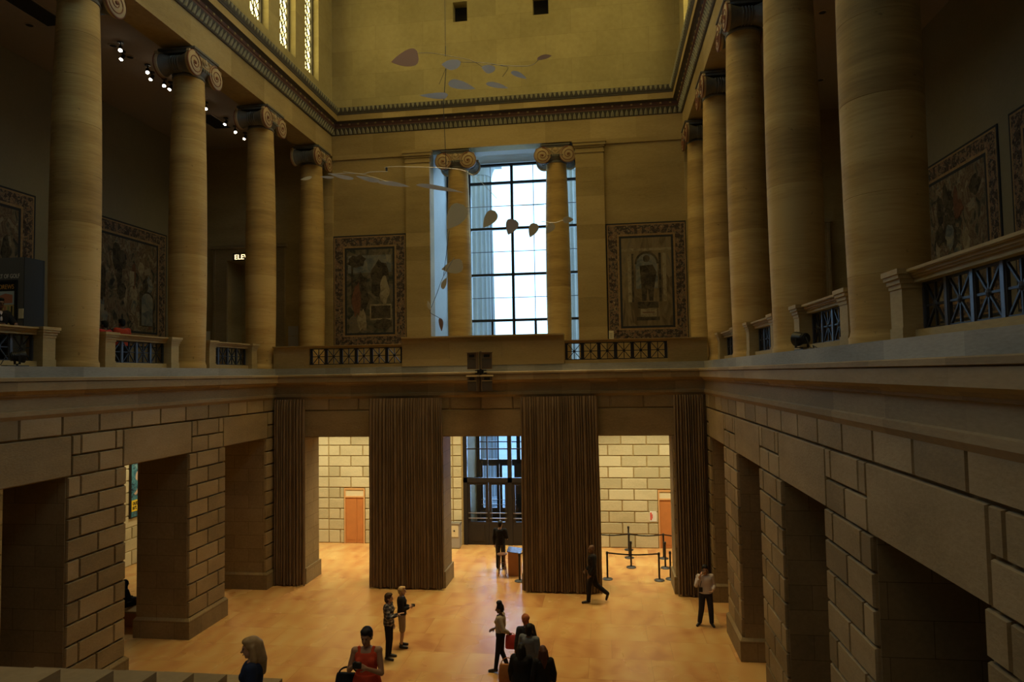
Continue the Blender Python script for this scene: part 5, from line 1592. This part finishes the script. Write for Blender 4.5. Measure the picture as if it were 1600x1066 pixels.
        if hair == 'hood': hm.ball(T(0, 0.02, 0.02), 0.105 * k, 0.118 * k, 0.13 * k, 18, 12, Rm); hm.capsule(T(0, 0.03, -0.05), P['neck'] - V((0, -0.02, 0.05)), 0.10 * k, 0.13 * k)
        put(voxel(hm, 0.009, 3), 'head_scarf' if hair == 'scarf' else ('hood' if hair == 'hood' else 'hair'), HAIR[haircol] if haircol in HAIR else CL[haircol], root)
    # clothes
    def limb(mb, a, c, r0, r1, f0=0.0, f1=1.0):
        p0, p1 = a.lerp(c, f0), a.lerp(c, f1)
        mb.capsule(p0, p1, r0 + (r1 - r0) * f0, r0 + (r1 - r0) * f1)
    if top:
        col, sleeve, infl, t0 = top
        g = MB(); torso(g, infl, t0, 0.97 if sleeve else 0.86)
        for s_ in 'LR':
            if sleeve: g.capsule(P['neck'] - V((0, 0, 0.065)), P['sh' + s_], 0.055 * k + infl * 0.6, 0.056 * k * bb + infl * 0.7)
            else: g.capsule(P['chest'] + V((0.07 * k * (1 if s_ == 'L' else -1), -0.07 * k, 0.08 * k)), P['sh' + s_] * 0.62 + P['neck'] * 0.38 + V((0, -0.02, 0.03)), 0.03 * k, 0.024 * k); g.capsule(P['chest'] + V((0.07 * k * (1 if s_ == 'L' else -1), 0.07 * k, 0.08 * k)), P['sh' + s_] * 0.62 + P['neck'] * 0.38 + V((0, -0.02, 0.03)), 0.03 * k, 0.024 * k)
            if sleeve > 0: limb(g, P['sh' + s_], P['el' + s_], 0.052 * k * bb + infl, 0.042 * k * bb + infl, 0, min(1, sleeve * 2))
            if sleeve > 0.5: limb(g, P['el' + s_], P['wr' + s_], 0.042 * k * bb + infl, 0.032 * k + infl * 0.7, 0, (sleeve - 0.5) * 2 * 0.96)
        put(voxel(g, 0.011, 3), 'jacket' if infl > 0.018 else 'shirt', CL[col], root)
    if coat:                                            # open coat fronts / shirt front showing
        col, = coat[:1]
        sh = (P['shL'] - P['shR']); ang = math.atan2(sh.y, sh.x); f_ = V((math.sin(ang), -math.cos(ang), 0)); x_ = V((math.cos(ang), math.sin(ang), 0))
        g = MB(); g.capsule(P['neck'] + f_ * 0.068 * k - V((0, 0, 0.045)), P['chest'] + f_ * 0.128 * k - V((0, 0, 0.02)), 0.048 * k, 0.024 * k)
        put(voxel(g, 0.010, 2), 'shirt_front', CL[col], root)
    if bottom:
        kind, col = bottom[:2]
        g = MB()
        if kind in ('trousers', 'shorts', 'slim'):
            ex = 0.022 if kind == 'trousers' else (0.03 if kind == 'shorts' else 0.010)
            torso(g, 0.012, -0.14, 0.2)
            for s_ in 'LR':
                limb(g, P['hp' + s_], P['kn' + s_], 0.086 * k * b_ + ex * 0.6, 0.056 * k * bb + ex, 0, 0.92 if kind == 'shorts' else 1)
                if kind != 'shorts':
                    limb(g, P['kn' + s_], P['an' + s_], 0.058 * k * bb + ex, 0.044 * k + ex * (0.9 if kind == 'trousers' else 0.5), 0, 0.97)
        if kind in ('dress', 'skirt'):
            zb = bottom[2] * k; rs = []
            for t in range(9):
                u_ = t / 8; c = P['pel'] * 1.0; z = P['pel'].z + 0.16 * k - (P['pel'].z + 0.16 * k - zb) * u_
                rx = (0.15 * b_ + 0.07 * u_ + 0.03 * math.sin(PI * min(1, u_ * 2.2))) * k + 0.01; ry = rx * 0.82
                rs.append([V((c.x + rx * (1 + 0.05 * math.sin(6 * a_ / 24 * 2 * PI) * u_) * math.cos(2 * PI * a_ / 24), c.y + ry * math.sin(2 * PI * a_ / 24), z)) for a_ in range(24)])
            g.rings(rs[::-1])
        put(voxel(g, 0.011, 3), {'slim': 'trousers'}.get(kind, kind), CL[col], root)
    if shoes:
        for s_ in 'LR':
            a, t_ = P['an' + s_], P['to' + s_]
            dr = (t_ - a); dr.normalize()
            g = MB(); g.capsule(a - V((0, 0, 0.028)) - dr * 0.02, t_ + dr * 0.015, 0.047 * k, 0.036 * k); g.capsule(a - V((0, 0, 0.01)), a + V((0, 0, 0.03)), 0.046 * k, 0.044 * k)
            so = put(voxel(g, 0.011, 2), 'shoe', shoes, root)
            if barefoot_sole:
                g = MB(); g.capsule(a + V((0, 0, 0.0)) * 1 - V((0, 0, 0.066 * k)) - dr * 0.02, t_ - V((0, 0, 0.022)) + dr * 0.015, 0.052 * k * 0.5, 0.045 * k * 0.5)
                put(voxel(g, 0.010, 1), 'sole', SOLE, so)
    return root, P

def wl(root, p):
    """local point of a person -> world"""
    c, s_ = math.cos(root.rotation_euler.z), math.sin(root.rotation_euler.z)
    return V((root.location.x + p.x * c - p.y * s_, root.location.y + p.x * s_ + p.y * c, root.location.z + p.z))

def held(name, label, cat, p, build_):
    t = thing(name, label, cat, tuple(p)); build_(t); return t

# 1 walking man, dark suit, heading left
r_, P_ = person('bald man in dark clothes striding left in front of the brown curtain', (3.70, 21.95, 0), -PI / 2,
    dict(knL=(0.10, -0.10, 0.50), anL=(0.10, -0.13, 0.085), toL=(0.11, -0.29, 0.035), knR=(-0.10, 0.10, 0.50), anR=(-0.10, 0.44, 0.24), toR=(-0.11, 0.40, 0.08),
         elL=(0.23, 0.07, 1.12), wrL=(0.22, -0.06, 0.89), elR=(-0.24, 0.02, 1.11), wrR=(-0.22, -0.16, 0.92)), H=1.80, skin='brown', top=('black', 1.0, 0.024, -0.14), bottom=('trousers', 'black'), look=(0.25, 0.1), coat=('olive',))
# 2 standing man in white shirt with telephone
r_, P_ = person('man in a white shirt and dark trousers talking on a telephone by the right wall', (6.95, 20.25, 0), 0.12,
    dict(elR=(-0.27, -0.03, 1.14), wrR=(-0.155, -0.10, 1.44), haR=(-0.10, -0.085, 1.55), elL=(0.25, 0.02, 1.12), wrL=(0.14, -0.22, 1.02), haL=(0.05, -0.30, 1.03),
         knL=(0.13, -0.01, 0.49), anL=(0.15, 0.0, 0.085), toL=(0.17, -0.15, 0.035), knR=(-0.13, -0.01, 0.49), anR=(-0.17, 0.08, 0.085), toR=(-0.27, -0.04, 0.035)),
    H=1.71, skin='tan', hair='short', top=('white', 0.80, 0.016, -0.06), bottom=('trousers', 'charcoal'), look=(-0.2, 0.1), build=1.08, curl=(0.25, 0.9), palm={'R': (1, 0.1, 0.2), 'L': (0, 0, 1)})
w_ = wl(r_, V((-0.088, -0.075, 1.53)))
held('telephone', 'black telephone held to the ear of the man in the white shirt', 'telephone', w_, lambda t: MB().box(-0.012, 0.012, -0.035, 0.035, -0.06, 0.07).build('handset', MAT['black'], t))
w_ = wl(r_, V((-0.17, -0.13, 1.06)))
held('camera_case', 'small black case hanging at the chest of the man in the white shirt', 'case', w_, lambda t: (MB().box(-0.05, 0.05, -0.03, 0.03, -0.06, 0.06).build('pouch', MAT['black'], t), MB().tube([(-0.02, 0.0, 0.06), (0.03, 0.03, 0.22), (0.09, 0.06, 0.33)], 0.008, 6).build('strap', MAT['black'], t)))
# 3 woman in plaid shirt, pointing right
r_, P_ = person('dark-haired woman in a plaid shirt and black jeans pointing to the right', (-1.44, 17.20, 0), PI / 2,
    dict(elR=(-0.21, -0.06, 1.12), wrR=(-0.13, -0.29, 1.20), haR=(-0.12, -0.40, 1.24), elL=(0.19, 0.02, 1.10), wrL=(0.18, -0.06, 0.87)), H=1.66, skin='light', hair='bob', haircol='brown', top=('plaid', 0.95, 0.026, -0.14), bottom=('slim', 'black'), fem=True, look=(0.1, 0), curl=(0.5, 0.15), shoes=SHOE, barefoot_sole=True, palm={'R': (0, 0, -1)})
# 4 blonde with black jacket and shorts
r_, P_ = person('short-haired blonde woman in a black jacket and khaki shorts, behind the plaid shirt', (-1.32, 17.95, 0), PI / 2 + 0.25,
    dict(elR=(-0.2, -0.02, 1.12), wrR=(-0.08, -0.22, 1.13), haR=(-0.02, -0.29, 1.16), elL=(0.2, 0.0, 1.12), wrL=(0.08, -0.22, 1.10), haL=(0.02, -0.30, 1.13)), H=1.60, skin='light', hair='short', haircol='blond', top=('black', 0.9, 0.022, -0.1), bottom=('shorts', 'khaki'), fem=True, curl=(0.8, 0.8))
w_ = wl(r_, V((0.0, -0.30, 1.09)))
held('camera', 'small dark camera in the hands of the blonde woman in shorts', 'camera', w_, lambda t: (MB().box(-0.05, 0.05, -0.025, 0.025, -0.03, 0.035).build('body', MAT['black'], t), MB().lathe([(0.022, -0.06), (0.024, -0.025)], n=14, axis='y').build('lens', MAT['steel'], t)))
# 5 woman with piled-up hair facing left
r_, P_ = person('woman with piled-up black hair in a grey cardigan walking left', (1.55, 16.75, 0), -PI / 2 - 0.1,
    dict(elL=(0.21, 0.12, 1.12), wrL=(0.10, 0.25, 1.03), haL=(0.07, 0.27, 0.93), elR=(-0.2, 0.03, 1.10), wrR=(-0.14, -0.20, 1.02), haR=(-0.10, -0.29, 0.98),
         knL=(0.09, -0.06, 0.48), anL=(0.09, -0.12, 0.085), toL=(0.10, -0.27, 0.035), knR=(-0.09, 0.0, 0.48), anR=(-0.09, 0.16, 0.10), toR=(-0.1, 0.01, 0.035)), H=1.62, skin='brown', hair='topknot', haircol='black', top=('grey', 0.9, 0.022, 0.02), bottom=('slim', 'black'), fem=True, coat=('black',), look=(0, 0.12))
def bag(col, w=0.32, h=0.26, d=0.13, drop=0.34, strap=0.008):
    def f(t):
        m = MB(); rs = []
        for z, kx, ky in ((0, 0.86, 0.8), (0.03, 1.0, 1.0), (h * 0.55, 1.0, 0.95), (h * 0.9, 0.92, 0.6), (h, 0.86, 0.4)):
            rs.append([(w / 2 * kx * math.copysign(abs(math.cos(2 * PI * i / 24)) ** 0.6, math.cos(2 * PI * i / 24)), d / 2 * ky * math.copysign(abs(math.sin(2 * PI * i / 24)) ** 0.6, math.sin(2 * PI * i / 24)), z) for i in range(24)])
        m.rings(rs).build('bag_body', CL[col], t, smooth=True)
        MB().tube([(w * 0.36 * math.cos(PI * (1 - q / 12)), 0, h - 0.02 + drop * math.sin(PI * q / 12)) for q in range(13)], strap, 6).build('strap', CL[col], t, smooth=True)
    return f
held('handbag', 'red handbag carried behind the woman in the grey cardigan', 'bag', (1.83, 16.65, 0.60), bag('maroon', 0.30, 0.32, 0.14, 0.07))
# 6-9 the close group at the bottom of the picture
person('woman wearing a rust-coloured head scarf and dark top, back to the camera', (2.26, 16.02, 0), PI + 0.5, None, H=1.64, skin='brown', hair='scarf', haircol='rust', top=('charcoal', 0.9, 0.02, -0.1), bottom=('slim', 'black'), fem=True)
person('black-haired person in a slate jacket, in front of the head scarf', (2.42, 15.42, 0), PI - 0.35, None, H=1.64, skin='brown', hair='bob', haircol='black', top=('slate', 0.95, 0.026, -0.14), bottom=('slim', 'black'))
r_, P_ = person('broad woman in black with long black hair at the bottom edge, carrying a brown bag', (2.36, 14.42, 0), PI - 0.1, dict(elR=(-0.24, -0.02, 1.10), wrR=(-0.20, -0.10, 0.9)), H=1.60, skin='brown', hair='long', haircol='black', top=('black', 1.0, 0.03, -0.14), bottom=('dress', 'black', 0.5), build=1.22, fem=True)
held('shoulder_bag', 'orange-brown shoulder bag at the side of the broad woman in black', 'bag', (2.03, 14.66, 0.62), bag('orange', 0.40, 0.44, 0.16, 0.16, 0.011))
person('woman in black with long dark reddish hair, rightmost of the close group', (2.83, 14.32, 0), PI + 0.3, None, H=1.60, skin='tan', hair='long', haircol='auburn', top=('black', 0.9, 0.022, -0.12), bottom=('slim', 'black'), fem=True)
# 10 woman in red on the stairs
ZS = lambda y: 0.15 * math.ceil((13.8 - y) / 0.30 - 1e-6) if y > 9.3 else (2.25 if y > 8.6 else 2.25 + 0.15 * math.ceil((8.6 - y) / 0.355))
r_, P_ = person('woman in a red sleeveless dress looking at the camera in her hands', (0.97, 8.95, 2.25), 0.12,
    dict(elR=(-0.24, -0.02, 1.13), wrR=(-0.13, -0.20, 1.26), haR=(-0.08, -0.28, 1.31), elL=(0.22, -0.06, 1.10), wrL=(0.06, -0.25, 1.24), haL=(-0.01, -0.31, 1.30)), H=1.64, skin='tan', hair='tied', haircol='black', top=('red', 0, 0.012, -0.1), bottom=('dress', 'red', 0.42), fem=True, curl=(0.9, 0.9), palm={'R': (1, 0.2, 0), 'L': (-1, 0.2, 0.0)}, look=(-0.1, 0.12))
w_ = wl(r_, V((-0.055, -0.31, 1.27)))
held('camera', 'small black camera in the hands of the woman in red', 'camera', w_, lambda t: (MB().box(-0.055, 0.055, -0.02, 0.02, -0.035, 0.035).box(-0.04, -0.01, -0.018, 0.018, 0.035, 0.045).build('body', MAT['black'], t), MB().lathe([(0.0, 0.045), (0.022, 0.045), (0.026, 0.02)], n=16, axis='y').build('lens', MAT['steel'], t)))
held('handbag', 'black bag hanging at the hip of the woman in red', 'bag', (0.70, 8.97, 2.25 + 0.72), bag('black', 0.36, 0.30, 0.15, 0.10, 0.012))
# 11 blonde on the stairs in profile
zb = ZS(6.95)
person('blonde long-haired woman in a navy top on the stairs, face turned left', (0.42, 6.95, zb), -PI / 2 + 0.35, None, H=4.50 - zb, skin='light', hair='long', haircol='darkblond', top=('navy', 0.9, 0.02, -0.12), bottom=('slim', 'jeans'), fem=True, look=(0.0, 0.10))
# 12, 13 at the entrance
person('man in a dark suit standing at the entrance doors, back to the camera', (0.22, 25.35, 0), PI - 0.2, dict(elR=(-0.22, -0.08, 1.12), wrR=(-0.18, -0.3, 1.05)), H=1.78, skin='tan', hair='short', haircol='black', top=('black', 1.0, 0.024, -0.14), bottom=('trousers', 'charcoal'))
person('visitor in dark clothes mostly hidden by the curtain beside the podium', (1.62, 25.75, 0), -PI / 2, dict(elR=(-0.2, -0.10, 1.14), wrR=(-0.14, -0.33, 1.22), elL=(0.2, -0.06, 1.12), wrL=(0.14, -0.30, 1.16)), H=1.70, skin='light', hair='short', haircol='brown', top=('charcoal', 0.9, 0.022, -0.1), bottom=('trousers', 'charcoal'))
# 14 seated person in the left aisle
person('seated person in a dark hooded top on the low bench in the left aisle', (-10.35, 18.95, -0.45), PI - 0.5,
    dict(pel=(0, 0, 1.0), hpL=(0.1, -0.02, 0.99), knL=(0.13, -0.44, 0.99), anL=(0.13, -0.46, 0.535), toL=(0.14, -0.60, 0.485), hpR=(-0.1, -0.02, 0.99), knR=(-0.13, -0.44, 0.99), anR=(-0.13, -0.46, 0.535), toR=(-0.14, -0.60, 0.485), chest=(0, -0.04, 1.31), neck=(0, -0.07, 1.49), head=(0, -0.11, 1.625),
         shL=(0.18, -0.06, 1.44), shR=(-0.18, -0.06, 1.44), elL=(0.22, -0.14, 1.18), wrL=(0.10, -0.36, 1.13), elR=(-0.22, -0.14, 1.18), wrR=(-0.10, -0.36, 1.13)), H=1.64, skin='light', hair='hood', haircol='navy', top=('navy', 1.0, 0.028, -0.1), bottom=('trousers', 'black'))
# 15 man at the left balustrade
person('man in a black jacket and white shirt leaning on the left balustrade rail', (-8.80, 13.0, 7.35), PI / 2 - 0.35,
    dict(elL=(0.26, -0.12, 1.16), wrL=(0.20, -0.34, 1.13), haL=(0.16, -0.44, 1.13), elR=(-0.26, -0.12, 1.16), wrR=(-0.16, -0.34, 1.13), chest=(0, -0.03, 1.25), neck=(0, -0.04, 1.43), head=(0, -0.09, 1.57)), H=1.76, skin='brown', hair='short', haircol='black', top=('black', 1.0, 0.024, -0.14), bottom=('trousers', 'black'), coat=('white',))
# 16, 17 two in red in the left gallery
for (x, y, lab, H_, rz_) in ((-9.9, 18.25, 'person in a bright red top in the left gallery, facing the tapestry', 1.74, -PI / 2 - 0.3), (-9.9, 17.55, 'shorter person in a dark red top in the left gallery, facing the tapestry', 1.64, -PI / 2)):
    person(lab, (x, y, 7.35), rz_, dict(elL=(0.22, -0.08, 1.14), wrL=(0.18, -0.28, 1.25)) if H_ > 1.7 else None, H=H_, skin='brown', hair='short', haircol='black', top=('red' if H_ > 1.7 else 'maroon', 0.5, 0.02, -0.1), bottom=('trousers', 'black'))
# ------------------------------------------------------------------ light
wd = bpy.data.worlds.new('sky'); scene.world = wd; wd.use_nodes = True
bg = wd.node_tree.nodes['Background']
bg.inputs[0].default_value = (0.48, 0.77, 1.0, 1); bg.inputs[1].default_value = 3.0

def area(name, loc, size, power, col, rot=(0, 0, 0), spread=180, shape='RECTANGLE'):
    l = bpy.data.lights.new(name, 'AREA'); l.shape = shape; l.size = size[0]; l.size_y = size[1]; l.energy = power; l.color = col
    l.spread = math.radians(spread)
    o = bpy.data.objects.new(name, l); COL.objects.link(o); o.location = loc; o.rotation_euler = rot
    return o
def spotl(name, loc, target, power, col, deg=60, blend=0.8, r=0.15):
    l = bpy.data.lights.new(name, 'SPOT'); l.energy = power; l.color = col; l.spot_size = math.radians(deg); l.spot_blend = blend; l.shadow_soft_size = r
    o = bpy.data.objects.new(name, l); COL.objects.link(o); o.location = loc
    o.rotation_euler = (Vector(target) - Vector(loc)).to_track_quat('-Z', 'Y').to_euler()
    return o
WARM = (1.0, 0.74, 0.36)
WARM2 = (1.0, 0.87, 0.52)
# ceiling lamps of the hall
area('hall_ceiling_lamp', (0.5, 20.8, 27.6), (6, 8), 310, (1.0, 0.74, 0.36), spread=46)
area('hall_ceiling_glow', (0, 18.5, 27.7), (12, 14), 490, (1.0, 0.73, 0.24), spread=135)
# lobby ceiling lamps
for x in (-8.0, -5.2, -1.6, 1.6, 5.2, 8.0): area('lobby_ceiling_lamp', (x, 26.6, 6.5), (1.2, 1.0), 130, WARM2, spread=125)
for y in (25.5,): area('aisle_ceiling_lamp', (-12.2, y, 6.5), (1.2, 1.2), 150, WARM2)
# daylight: window and doors
area('window_daylight', (0, 33.2, 13.6), (6.2, 8.0), 480, (0.36, 0.66, 1.0), (-math.radians(62), 0, 0), spread=130)
area('door_daylight', (0, 32.5, 2.6), (3.4, 4.8), 200, (0.62, 0.82, 1.0), (-PI / 2, 0, 0), spread=120)
# daylight of the stair window behind the camera
area('stair_window_daylight', (0, -5.8, 16), (8, 8), 27, (0.66, 0.80, 1.0), (PI / 2, 0, 0), spread=140)

spotl('gallery_spot', (-10.2, 10.5, 17.7), (-12.3, 16.0, 9.6), 170, WARM2, 30)
area('stair_front_fill', (1, 3, 17), (5, 5), 45, (1.0, 0.74, 0.40), (0.35, 0, 0), spread=90)  # added warm fill for the women and stair parapet; no lamp there

# ------------------------------------------------------------------ view
vs_ = scene.view_settings
vs_.view_transform = 'Standard'; vs_.look = 'None'; vs_.exposure = 0.0; vs_.gamma = 1.0; vs_.use_curve_mapping = False
scene.cycles.use_denoising = True
scene.cycles.max_bounces = 8
scene.cycles.diffuse_bounces = 4
scene.cycles.transparent_max_bounces = 12
scene.cycles.sample_clamp_indirect = 4.0
